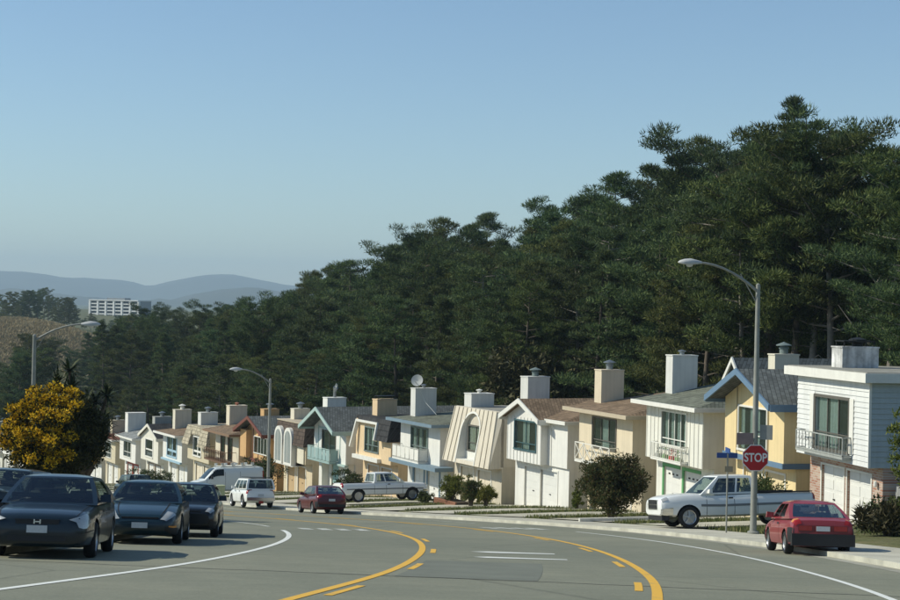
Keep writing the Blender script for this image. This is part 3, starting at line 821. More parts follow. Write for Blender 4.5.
def h5():
    w = 6.6; r = new_house(4, w, 'white house with gabled bay of vertical boards, big dark window and plain white garage doors')
    W = wall_paint('bay_white', (0.76, 0.74, 0.68)); zt = 5.15; bw = 4.3; hole = (1.0, 3.65, 3.25, 4.9)
    lower(r, w, W, [(1.25, 3.2), (3.3, 5.25)], M_gwhite, 2.15, 'flat', M_white)
    upper(r, w, W, zt - 0.1, (), y=0.45)
    b = MB(); b.wall(0, bw, 0.0, 0.2, ZF, zt, [hole]); b.box(0.0, bw, 0.2, 0.44, ZF, zt); b.build('bay_wall', W, r)
    battens(r, 0, bw, 0.0, ZF, zt, M_white, 0.43, [hole])
    MB().box(bw + 0.35, bw + 0.45, 0.41, 0.45, ZF, zt - 0.1).build('corner_trim', M_white, r)
    window(r, *hole, cols=[2, 3], rows=((0.22, 1), (0, 0.22)), frame=trim_paint('teal_frame', (0.05, 0.11, 0.12)), curtains=((0.3, 0.62),))
    gable(r, bw, zt, 0.95, R_brown, M_white, W, front=0.45, side=0.35, dep=6.0)
    hip(r, w, zt - 0.1, 0.95, R_brown, M_white, front=-0.05, side=0.35, ridge_y=4.2, inset=2.2)
    chimney(r, -0.1, 0.85, 0.9, 2.4, zt, zt + 2.3, wall_paint('chimney_white', (0.66, 0.65, 0.6)), 'hat', trim_paint('cap_green', (0.16, 0.2, 0.19)))
    return r
def arch_panel(x0, x1, z0, zs, y, n=12, r=None):
    cx, rr = (x0 + x1) / 2, (x1 - x0) / 2
    return [(x0, z0), (x1, z0)] + [(cx + rr * math.cos(math.pi * k / n), zs + rr * math.sin(math.pi * k / n)) for k in range(n + 1)]
def h6():
    w = 6.5; r = new_house(5, w, 'cream mansard-fronted house with ribbed sloping face and arched window recess')
    W = wall_paint('mansard_cream', (0.66, 0.59, 0.47)); Wl = wall_paint('lower_beige', (0.6, 0.53, 0.41)); zt = 5.75
    lower(r, w, Wl, [(0.9, 2.7), (3.3, 5.1)], wall_paint('cream_door', (0.7, 0.62, 0.48)), 2.05, 'panel', M_white)
    upper(r, w, W, zt - 0.05, (), y=0.5)
    # the leaning face: side cheeks, an arched opening cut out of the middle and ribs
    ax0, ax1, az0, azs = 1.85, 4.35, ZF + 0.15, 4.35
    yb, yt = -0.3, 0.38
    yy = lambda z: lerp(yb, yt, (z - ZF + 0.1) / (zt + 0.15 - ZF + 0.1))
    xl = lambda z: lerp(0.0, 0.35, (z - ZF + 0.1) / (zt - ZF)); xr = lambda z: w - 0.3 * (z - ZF + 0.1) / (zt - ZF)
    f = MB(); N = 14; zlo, zhi = ZF - 0.1, zt + 0.15
    arc_ = [(ax1, az0)] + [((ax0 + ax1) / 2 + (ax1 - ax0) / 2 * math.cos(math.pi * k / N), azs + (ax1 - ax0) / 2 * math.sin(math.pi * k / N)) for k in range(N + 1)] + [(ax0, az0)]
    P = lambda x, z: (x, yy(z), z)
    f.quad(P(xl(zlo), zlo), P(ax0, zlo), P(ax0, azs), P(xl(azs), azs)); f.quad(P(ax1, zlo), P(xr(zlo), zlo), P(xr(azs), azs), P(ax1, azs))
    f.quad(P(ax0, zlo), P(ax1, zlo), P(ax1, az0), P(ax0, az0))
    for k in range(1, N + 1):
        a, b = arc_[k], arc_[k + 1]
        f.quad(P(a[0], a[1]), P(lerp(xr(zhi), xl(zhi), (k - 1) / N), zhi), P(lerp(xr(zhi), xl(zhi), k / N), zhi), P(b[0], b[1]))
    f.add([P(ax1, azs), P(xr(azs), azs), P(xr(zhi), zhi)], [(0, 1, 2)]); f.add([P(ax0, azs), P(xl(zhi), zhi), P(xl(azs), azs)], [(0, 1, 2)])
    f.add([P(xr(zlo), zlo), (w, 0.7, zlo), (w, 0.7, zhi), P(xr(zhi), zhi)], [(0, 1, 2, 3)]); f.add([P(xl(zlo), zlo), P(xl(zhi), zhi), (0, 0.7, zhi), (0, 0.7, zlo)], [(0, 1, 2, 3)])
    f.add([P(xl(zlo), zlo), (0, 0.7, zlo), (w, 0.7, zlo), P(xr(zlo), zlo)], [(0, 1, 2, 3)])
    f.quad(P(xl(zhi), zhi), P(xr(zhi), zhi), (w, 0.7, zhi), (0, 0.7, zhi))
    f.build('mansard_face', W, r)
    g = MB()                                                   # reveal of the arch
    for k in range(len(arc_) - 1):
        a, b = arc_[k], arc_[k + 1]; g.quad(P(*a), P(*b), (b[0], 0.49, b[1]), (a[0], 0.49, a[1]))
    g.quad(P(ax0, az0), P(ax1, az0), (ax1, 0.49, az0), (ax0, 0.49, az0))
    g.build('arch_reveal', M_white, r)
    tr = MB()
    for k in range(1, N + 1):
        c = ((ax0 + ax1) / 2, azs); o = 1.1
        q = [arc_[k], arc_[k + 1]]; e = [(c[0] + (x - c[0]) * o, c[1] + (z - c[1]) * o) for x, z in q]
        tr.quad((q[0][0], yy(q[0][1]) - 0.03, q[0][1]), (e[0][0], yy(e[0][1]) - 0.03, e[0][1]), (e[1][0], yy(e[1][1]) - 0.03, e[1][1]), (q[1][0], yy(q[1][1]) - 0.03, q[1][1]))
    for x0, x1 in ((ax0 - 0.125, ax0), (ax1, ax1 + 0.125)): tr.quad((x0, yy(zlo) - 0.03, zlo), (x1, yy(zlo) - 0.03, zlo), (x1, yy(azs) - 0.03, azs), (x0, yy(azs) - 0.03, azs))
    tr.build('arch_trim', M_white, r)
    for k in range(11):
        u = k / 10; xb, xt = lerp(0.05, w - 0.05, u), lerp(0.4, w - 0.35, u)
        lo = zlo
        if ax0 - 0.2 < lerp(xb, xt, 0.4) < ax1 + 0.2:
            d = abs((xb + xt) / 2 - (ax0 + ax1) / 2) / ((ax1 - ax0) / 2); lo = azs + (ax1 - ax0) / 2 * 1.12 * math.sqrt(max(0, 1 - min(d, 1) ** 2))
            if lo > zhi - 0.1: continue
        xa = lerp(xb, xt, (lo - zlo) / (zhi - zlo))
        MB().bar((xa, yy(lo) - 0.03, lo), (xt, yy(zhi) - 0.03, zhi), 0.07, 0.045, up=(0, -1, 0)).build('batten', W, r)
    window(r, 2.25, 4.2, ZF + 0.75, 4.75, cols=[2, 2], rows=((0, 0.3), (0.3, 1)), y=0.42, frame=trim_paint('bronze_frame', (0.12, 0.11, 0.09)), curtains=((0.12, 0.3), (0.7, 0.95)))
    MB().box(ax0 + 0.01, ax1 - 0.01, 0.40, 0.49, az0 + 0.001, ZF + 0.64).build('sill_wall', M_white, r)
    MB().box(0.1, w - 0.1, 0.55, DEP + 0.1, zt - 0.04, zt + 0.13).build('roof', R_gravel, r)
    chimney(r, 0.5, 1.5, 0.95, 2.6, zt, zt + 0.95, wall_paint('chimney_white', (0.66, 0.65, 0.6)), 'small', M_white)
    return r
def h7():
    w = 6.5; r = new_house(6, w, 'white house with steel-blue fascia and white panel balcony beside the mansard-fronted house')
    W = wall_paint('plain_white', (0.73, 0.71, 0.65)); B = trim_paint('steel_blue_trim', (0.17, 0.24, 0.29)); zt = 5.1; hole = (1.85, 4.55, 3.0, 4.75)
    lower(r, w, W, [(1.1, 2.7), (3.4, 5.2)], M_gwhite, 2.05, 'panel', B, tw=0.22)
    upper(r, w, W, zt, [hole])
    window(r, *hole, cols=[3, 3], rows=((0, 0.3), (0.3, 1)), frame=trim_paint('grey_green_frame', (0.16, 0.2, 0.19)), curtains=((0.05, 0.2), (0.4, 0.55), (0.8, 0.95)))
    railing(r, 0.3, 4.7, -0.75, ZF + 0.1, ZF + 1.0, trim_paint('grey_rail', (0.5, 0.5, 0.46)), 'panel', fm=M_white)
    MB().box(-0.15, w + 1.0, -0.8, 0.55, ZF - 0.26, ZF - 0.002).build('belt_course', B, r)
    hip(r, w, zt, 0.55, R_green, B, front=0.9, side=0.55, ridge_y=5.0, inset=1.0)
    chimney(r, 0.25, 1.05, 0.6, 2.2, zt + 0.1, zt + 2.2, wall_paint('chimney_white', (0.66, 0.65, 0.6)), 'small')
    return r
def h8():
    w = 6.3; r = new_house(7, w, 'peach house with charcoal mansard roof wrapping its corner above the white pickup')
    W = wall_paint('peach', (0.72, 0.54, 0.33)); zt = 5.4; hole = (1.7, 4.1, 3.2, 4.85)
    lower(r, w, W, [(1.0, 2.8), (3.4, 5.2)], wall_paint('peach_door', (0.66, 0.5, 0.32)), 2.05, 'plank', M_white)
    upper(r, w, W, zt, [hole])
    window(r, *hole, cols=[3, 2], rows=((0.25, 1), (0, 0.25)), frame=trim_paint('grey_green_frame', (0.16, 0.2, 0.19)), curtains=((0.0, 0.18), (0.36, 0.5), (0.84, 1.0)))
    # mansard skirt: front right panel, thin strip over the window, both cheeks
    m = MB(); z0, z1 = 4.15, zt + 0.25
    m.hexa([(4.55, -0.5, z0), (w + 0.35, -0.5, z0), (w + 0.35, 0.0 - 0.002, z0), (4.55, 0.0 - 0.002, z0)], [(4.25, 0.0 - 0.05, z1), (w + 0.05, -0.05, z1), (w + 0.05, -0.002, z1), (4.25, -0.002, z1)])
    m.hexa([(w + 0.002, 0.0, z0), (w + 0.35, 0.0, z0), (w + 0.35, DEP, z0), (w + 0.002, DEP, z0)], [(w + 0.002, 0.0, z1), (w + 0.05, 0.0, z1), (w + 0.05, DEP, z1), (w + 0.002, DEP, z1)])
    m.hexa([(0.55, -0.16, z1 - 0.35), (4.3, -0.16, z1 - 0.35), (4.3, -0.002, z1 - 0.35), (0.55, -0.002, z1 - 0.35)], [(0.7, -0.05, z1), (4.26, -0.05, z1), (4.26, -0.002, z1), (0.7, -0.002, z1)])
    m.box(0.0, w + 0.04, 0.0, DEP, zt + 0.001, z1)
    m.build('mansard_roof', R_dark, r)
    t = MB()
    t.bar((0.1, -0.45, 3.3), (0.55, -0.12, z1 - 0.3), 0.16, 0.3, up=(0, -1, 0)); t.bar((0.5, -0.14, z1 - 0.36), (4.35, -0.14, z1 - 0.36), 0.16, 0.3, up=(0, -1, 0)); t.bar((4.3, -0.12, z1 - 0.3), (4.62, -0.5, z0 - 0.05), 0.16, 0.3, up=(0, -1, 0))
    t.build('dormer_trim', M_white, r)
    MB().box(-0.02, 4.6, -0.3, -0.002, ZF, ZF + 0.28).build('window_ledge', M_white, r)
    chimney(r, 0.6, 1.5, 1.0, 2.6, zt + 0.2, zt + 1.4, W, 'plate', M_iron)
    return r
def h9():
    w = 6.3; r = new_house(8, w, 'white gabled house with pale teal trim and teal panel balcony')
    W = wall_paint('gable_white', (0.76, 0.75, 0.69)); B = trim_paint('pale_teal_trim', (0.38, 0.5, 0.46)); zt = 5.0; hole = (1.7, 4.3, 3.2, 4.75)
    lower(r, w, W, [(1.8, 3.2)], trim_paint('teal_door', (0.34, 0.52, 0.5)), 2.1, 'plank', M_white, y=0.8)
    MB().box(0.5, 1.1, 0.25, 0.79, -0.6, ZF - 0.003).build('post', M_white, r); MB().box(5.1, 6.2, 0.3, 0.79, -0.6, ZF - 0.003).build('post', W, r)
    upper(r, w, W, zt, [hole])
    window(r, *hole, cols=2, frame=trim_paint('bronze_frame', (0.12, 0.11, 0.09)))
    t = MB()
    for x in (0.9, 5.2): t.box(x - 0.05, x + 0.05, -0.03, -0.002, ZF, zt + 0.1)
    t.box(0.9, 5.2, -0.032, -0.003, zt - 0.1, zt + 0.02); t.build('trim_strip', B, r)
    railing(r, 0.6, 5.0, -0.8, ZF + 0.05, ZF + 1.05, B, 'panel', fm=trim_paint('teal_panel', (0.3, 0.42, 0.4)))
    MB().box(-0.1, w + 0.4, -0.25, 0.0 - 0.002, ZF - 0.14, ZF - 0.002).build('belt_course', B, r)
    gable(r, w, zt, 1.5, R_grey, B, W, front=1.25, side=0.3)
    chimney(r, -0.1, 0.85, 0.7, 2.3, zt - 0.3, zt + 2.15, W, 'cowl')
    return r
def h10():
    w = 6.3; r = new_house(9, w, 'beige house with two tall white-arched windows and dark brown mansard roof')
    W = wall_paint('beige', (0.62, 0.52, 0.36)); zt = 5.45
    lower(r, w, W, [(0.9, 2.6), (3.2, 4.9)], wall_paint('tan_door', (0.5, 0.36, 0.2)), 2.05, 'plank', M_white)
    upper(r, w, W, zt - 0.3, ())
    m = MB(); z0, z1 = 3.9, zt + 0.2
    m.hexa([(-0.2, -0.35, z0), (w + 0.3, -0.35, z0), (w + 0.3, -0.002, z0), (-0.2, -0.002, z0)], [(0.15, 0.0 - 0.05, z1), (w, -0.05, z1), (w, -0.002, z1), (0.15, -0.002, z1)])
    m.hexa([(w + 0.002, 0, z0), (w + 0.3, 0, z0), (w + 0.3, DEP, z0), (w + 0.002, DEP, z0)], [(w + 0.002, 0, z1), (w + 0.003, 0, z1), (w + 0.003, DEP, z1), (w + 0.002, DEP, z1)])
    m.box(0.1, w, 0.0, DEP, zt - 0.29, z1)
    m.build('mansard_roof', R_dbrown, r)
    MB().box(0.05, w + 0.05, -0.12, DEP, z1 + 0.001, z1 + 0.08).build('fascia', trim_paint('tan_fascia', (0.5, 0.42, 0.3)), r)
    for x0 in (0.3, 2.45):
        x1 = x0 + 1.75; yb = -0.42
        o = MB().prism_y(arch_panel(x0, x1, 2.2, 4.35, 0), yb, -0.004).build('arched_window', M_white, r)
        MB().prism_y(arch_panel(x0 + 0.22, x1 - 0.22, 2.4, 4.3, 0), yb - 0.012, yb - 0.002).build('pane', mat('arch_glass', (0.3, 0.33, 0.32), 0.12, 0.1, 1, spec=0.8), o)
        MB().box((x0 + x1) / 2 - 0.03, (x0 + x1) / 2 + 0.03, yb - 0.03, yb - 0.013, 2.4, 4.9).build('mullion', M_white, o)
    MB().box(4.75, 6.1, -0.1, -0.003, ZF, 3.85).build('recess_panel', wall_paint('pale_panel', (0.7, 0.64, 0.5)), r)
    MB().box(-0.05, 4.5, -0.4, 0.59, ZF - 0.36, ZF - 0.31).build('window_ledge', M_white, r)
    chimney(r, 0.5, 1.3, 0.9, 2.3, zt, zt + 1.1, wall_paint('chimney_cream', (0.68, 0.63, 0.5)), 'hat')
    return r
def h11():
    w = 6.3; r = new_house(10, w, 'tan half-timbered house with red-brown trim and wide dark window')
    W = wall_paint('orange_tan', (0.60, 0.37, 0.17)); B = trim_paint('red_brown_trim', (0.17, 0.06, 0.04)); zt = 5.05; hole = (2.3, 6.0, 3.2, 4.55)
    lower(r, w, W, [(1.0, 2.8), (3.3, 5.1)], wall_paint('tan_door', (0.5, 0.36, 0.2)), 2.05, 'plank', B)
    upper(r, w, W, zt, [hole])
    window(r, *hole, cols=5, frame=M_white, fw=0.07)
    for x in (2.05, 3.35, 4.7): MB().box(x - 0.06, x + 0.06, -0.035, -0.003, 4.65 if x > 2.2 else ZF, zt + 0.75 - abs(x - 3.1) * 0.3).build('timber', B, r)
    for x in (3.35, 4.7): MB().box(x - 0.06, x + 0.06, -0.035, -0.003, ZF, 3.1).build('timber', B, r)
    MB().box(-0.05, w + 0.05, -0.15, -0.003, ZF - 0.1, ZF + 0.16).build('belt_course', B, r)
    MB().box(0.05, 1.6, -0.5, -0.003, ZF + 0.17, zt).build('projecting_wall', W, r)
    gable(r, w, zt, 1.15, R_grey, B, W, front=1.0, side=0.5)
    chimney(r, 1.2, 2.1, 0.9, 2.3, zt + 0.3, zt + 1.75, W, 'hat')
    return r
def h12():
    w = 6.3; r = new_house(11, w, 'cream house with turned brown balcony balusters and long brown roof')
    W = wall_paint('warm_cream', (0.70, 0.62, 0.47)); zt = 5.0; B = trim_paint('brown_rail', (0.16, 0.09, 0.055))
    lower(r, w, W, [(1.0, 2.8), (3.3, 5.1)], wall_paint('cream_door', (0.7, 0.62, 0.48)), 2.05, 'panel', M_white)
    ho = [(1.5, 2.6, ZF + 0.15, 4.6), (3.5, 4.6, ZF + 0.15, 4.6)]
    upper(r, w, W, zt, ho)
    for h in ho: window(r, *h, cols=1, frame=B, fw=0.07, curtains=((0.7, 1.0),))
    railing(r, -0.3, w - 0.6, -1.0, ZF, ZF + 1.0, B, 'baluster', gap=0.4, fm=B)
    hip(r, w, zt, 1.1, R_brown, trim_paint('brown_fascia', (0.24, 0.15, 0.09)), front=1.1, side=0.5, ridge_y=4.5, inset=1.8)
    chimney(r, 0.2, 1.1, 0.9, 2.6, zt + 0.2, zt + 2.3, W, 'small', trim_paint('clay_pot', (0.4, 0.16, 0.1)))
    return r
def h13():
    w = 6.3; r = new_house(12, w, 'khaki house with flared tan mansard top and narrow white-framed windows')
    W = wall_paint('khaki', (0.58, 0.51, 0.36)); zt = 5.5
    lower(r, w, W, [(0.8, 2.7), (3.2, 5.1)], wall_paint('cream_door', (0.7, 0.62, 0.48)), 2.1, 'panel', M_white)
    h = (1.8, 4.0, 3.0, 4.7); upper(r, w, W, zt - 0.1, [h])
    m = MB(); z0, z1 = 3.95, zt + 0.25
    for a, b, c, d in ((-0.45, 1.6, 0.1, 1.6), (4.2, w + 0.45, 4.2, w - 0.1)):
        m.hexa([(a, -0.5, z0), (b, -0.5, z0), (b, -0.002, z0), (a, -0.002, z0)], [(c, -0.06, z1), (d, -0.06, z1), (d, -0.002, z1), (c, -0.002, z1)])
    m.hexa([(1.601, -0.19, 4.95), (4.199, -0.19, 4.95), (4.199, -0.002, 4.95), (1.601, -0.002, 4.95)], [(1.601, -0.06, z1), (4.199, -0.06, z1), (4.199, -0.002, z1), (1.601, -0.002, z1)])
    m.box(0.1, w - 0.1, 0, DEP, zt - 0.09, z1)
    m.build('mansard_roof', shingle('tan_shingles', (0.42, 0.37, 0.27)), r)
    window(r, *h, cols=[2, 2], rows=((0, 0.22), (0.22, 1)), fw=0.14, bars=0.2)
    chimney(r, 0.5, 1.4, 0.8, 2.5, zt + 0.1, zt + 1.4, wall_paint('chimney_white', (0.66, 0.65, 0.6)), 'hat')
    return r
def h14():
    w = 6.2; r = new_house(13, w, 'white house with light blue window trim and flat brown-topped eave')
    W = wall_paint('cool_white', (0.72, 0.71, 0.66)); B = trim_paint('light_blue_trim', (0.32, 0.47, 0.56)); zt = 5.1; h = (1.5, 4.5, 3.0, 4.8)
    lower(r, w, W, [(0.9, 2.8), (3.3, 5.2)], M_gwhite, 2.1, 'panel', trim_paint('pale_yellow_trim', (0.6, 0.55, 0.38)))
    upper(r, w, W, zt, [h]); window(r, *h, cols=[2, 2], rows=((0, 0.28), (0.28, 1)), frame=B, fw=0.16, bars=0.22, curtains=((0.1, 0.3),))
    MB().box(-0.05, w + 0.05, -0.2, -0.002, ZF - 0.05, ZF + 0.13).build('belt_course', B, r)
    hip(r, w, zt, 0.8, R_brown, M_white, front=0.9, side=0.5, ridge_y=4.5, inset=1.8)
    chimney(r, 0.5, 1.3, 0.8, 2.5, zt + 0.2, zt + 2.3, wall_paint('chimney_cream', (0.68, 0.63, 0.5)), 'hat', M_white)
    return r
def h15():
    w = 6.2; r = new_house(14, w, 'off-white house with curved gable front and single dark sash window')
    W = wall_paint('off_white', (0.71, 0.68, 0.58)); zt = 5.0; h = (1.7, 4.3, 3.0, 4.7)
    lower(r, w, W, [(0.9, 2.8), (3.3, 5.2)], M_gwhite, 2.1, 'panel', trim_paint('brown_fascia', (0.24, 0.15, 0.09)))
    upper(r, w, W, zt, [h]); window(r, *h, cols=[1, 1], rows=((0, 0.4), (0.4, 1)), fw=0.14, bars=0.14)
    gable(r, w, zt, 1.2, R_dark, W, W, front=0.3, side=0.25)
    chimney(r, 0.6, 1.5, 1.0, 2.8, zt + 0.3, zt + 1.9, wall_paint('grey_stucco', (0.4, 0.4, 0.36)), 'hat')
    return r
def h16():
    w = 6.2; r = new_house(15, w, 'white house with grey lean-to roof, tall plain chimney and red-framed garage door')
    W = wall_paint('plain_white', (0.73, 0.71, 0.65)); zt = 5.0; h = (1.6, 4.4, 3.0, 4.6)
    lower(r, w, W, [(1.2, 3.0), (3.5, 5.2)], M_gwhite, 2.1, 'panel', trim_paint('red_trim', (0.3, 0.05, 0.03)), tw=0.2)
    upper(r, w, W, zt, [h]); window(r, *h, cols=[2, 2], rows=((0, 0.3), (0.3, 1)), fw=0.1)
    hip(r, w, zt, 1.1, shingle('pale_grey_shingles', (0.26, 0.27, 0.26)), M_white, front=0.5, side=0.3, ridge_y=4.0, inset=1.2)
    chimney(r, -0.2, 0.9, 0.6, 2.6, zt, zt + 2.5, W, None)
    return r
def h_far(i):
    """the same plain builder's houses farther down, seen only past the flowering tree"""
    w = 6.2; k = i % 3
    r = new_house(i, w, 'pale row house far down the street, seen past the yellow-flowering tree')
    r['group'] = 'row houses farther down the street'
    W = [wall_paint('off_white', (0.71, 0.68, 0.58)), wall_paint('khaki', (0.58, 0.51, 0.36)), wall_paint('cool_white', (0.72, 0.71, 0.66))][k]
    zt = 5.0; h = (1.6, 4.4, 3.0, 4.6)
    lower(r, w, W, [(0.9, 2.8), (3.3, 5.2)], M_gwhite, 2.1, 'panel', M_white)
    upper(r, w, W, zt, [h]); window(r, *h, cols=[2, 2], rows=((0, 0.3), (0.3, 1)))
    if k == 0: gable(r, w, zt, 1.2, R_grey, M_white, W, front=0.6)
    elif k == 1: hip(r, w, zt, 0.9, shingle('red_shingles', (0.2, 0.09, 0.06)), M_white)
    else: hip(r, w, zt, 0.8, R_grey, M_white, inset=1.0)
    chimney(r, 0.5, 1.4, 0.9, 2.4, zt + 0.2, zt + 1.9, W, 'hat')
    return r
HOUSES = [f() for f in (h1, h2, h3, h4, h5, h6, h7, h8, h9, h10, h11, h12, h13, h14, h15, h16)]
for i in range(16, 25): HOUSES.append(h_far(i))

# satellite dish on the white house's chimney
def dish(host):
    M = host.matrix_basis; p = M @ Vector((0.9, 0.75, 7.45))
    t = thing('satellite_dish', 'grey round satellite dish fixed to a white chimney', 'satellite dish', p, host.rotation_euler.z)
    n = 18; d = MB(); d.lathe([(0.0, 0.10), (0.22, 0.07), (0.42, 0.0), (0.42, -0.02), (0.2, 0.045), (0, 0.07)], n, axis='y')
    o = d.build('reflector', mat('dish_grey', (0.42, 0.43, 0.41), 0.5), t, smooth=50); o.rotation_euler = (rad(-20), 0, rad(52)); o.location = (0.25, -0.1, 0.45)
    MB().tube([(0, 0, 0), (0, 0, 0.4), (0.22, -0.05, 0.45)], 0.03, 6).build('mast', M_metal, t)
    MB().tube([(0.25, -0.1, 0.2), (0.6, -0.4, 0.4)], 0.018, 6).build('feed_arm', M_metal, t)
    MB().tube([(0.0, 0.1, 0.0), (0.5, 0.5, -1.1), (1.4, 0.9, -1.85)], 0.015, 5).build('cable', M_white, t)
dish(HOUSES[6])

# driveways: one slab in front of each pair of garage doors
M_drive = mat('driveway_concrete', (0.48, 0.445, 0.35), 0.9, 0.28, 0.5, 0.3, 25)
for i in range(25):
    th = heading(i); tx, ty = -math.sin(th), math.cos(th); nx_, ny_ = math.cos(th), math.sin(th)
    w0, w1 = (0.5, 5.6)
    V = []; N = 10; W_ = 6.4
    for k in range(N + 1):
        for a in (W_ - w1, W_ - w0):
            px = near[i][0] + tx * a + nx_ * 0.78; py = near[i][1] + ty * a + ny_ * 0.78
            o = float(offset(np.array([px]), np.array([py]))[0])
            dd = (o - 10.95) * k / N
            x, y = px - nx_ * dd, py - ny_ * dd
            V.append((x, y, max(gz(x, y) + 0.035, float(base(x, y)) + 0.165)))
    mb = MB().add(V, [(2 * k, 2 * k + 1, 2 * k + 3, 2 * k + 2) for k in range(N)])
    if i > 15: pass
    tag(mb.build('driveway', M_drive), kind='structure')

# ------------------------------------------------------------------ vehicles
M_tyre = mat('tyre_rubber', (0.018, 0.018, 0.018), 0.85, 0.2, 6)
M_rim = mat('alloy_rim', (0.5, 0.5, 0.5), 0.35, 0.1, 6, 0, 0, 0.85)
M_steel = mat('steel_wheel', (0.09, 0.09, 0.09), 0.5, 0.1, 6, 0, 0, 0.6)
M_black = mat('black_plastic', (0.02, 0.02, 0.021), 0.55, 0.15, 5)
M_under = mat('underbody', (0.012, 0.012, 0.012), 0.9, 0.1)
M_cglass = mat('car_glass', (0.010, 0.017, 0.019), 0.05, 0.0, spec=0.18)
M_cglass2 = mat('lighter_car_glass', (0.035, 0.055, 0.055), 0.06, 0.0, spec=0.6)
M_trim = mat('dark_trim', (0.03, 0.03, 0.03), 0.8, 0.2, 3)
M_seat = mat('grey_seat', (0.09, 0.09, 0.085), 0.9, 0.2, 4)
M_lamp = mat('headlamp_glass', (0.5, 0.5, 0.47), 0.12, 0.15, 12, 0, 0, 0.3, 0.8)
M_red = mat('tail_lamp_red', (0.32, 0.012, 0.01), 0.15, 0.1, 12, spec=0.7)
M_amber = mat('amber_lamp', (0.6, 0.22, 0.03), 0.15, 0.1, 12, spec=0.7)
M_chrome = mat('chrome', (0.62, 0.62, 0.6), 0.15, 0.05, 5, 0, 0, 1.0)
M_plate = mat('licence_plate', (0.55, 0.56, 0.55), 0.5, 0.1, 30)

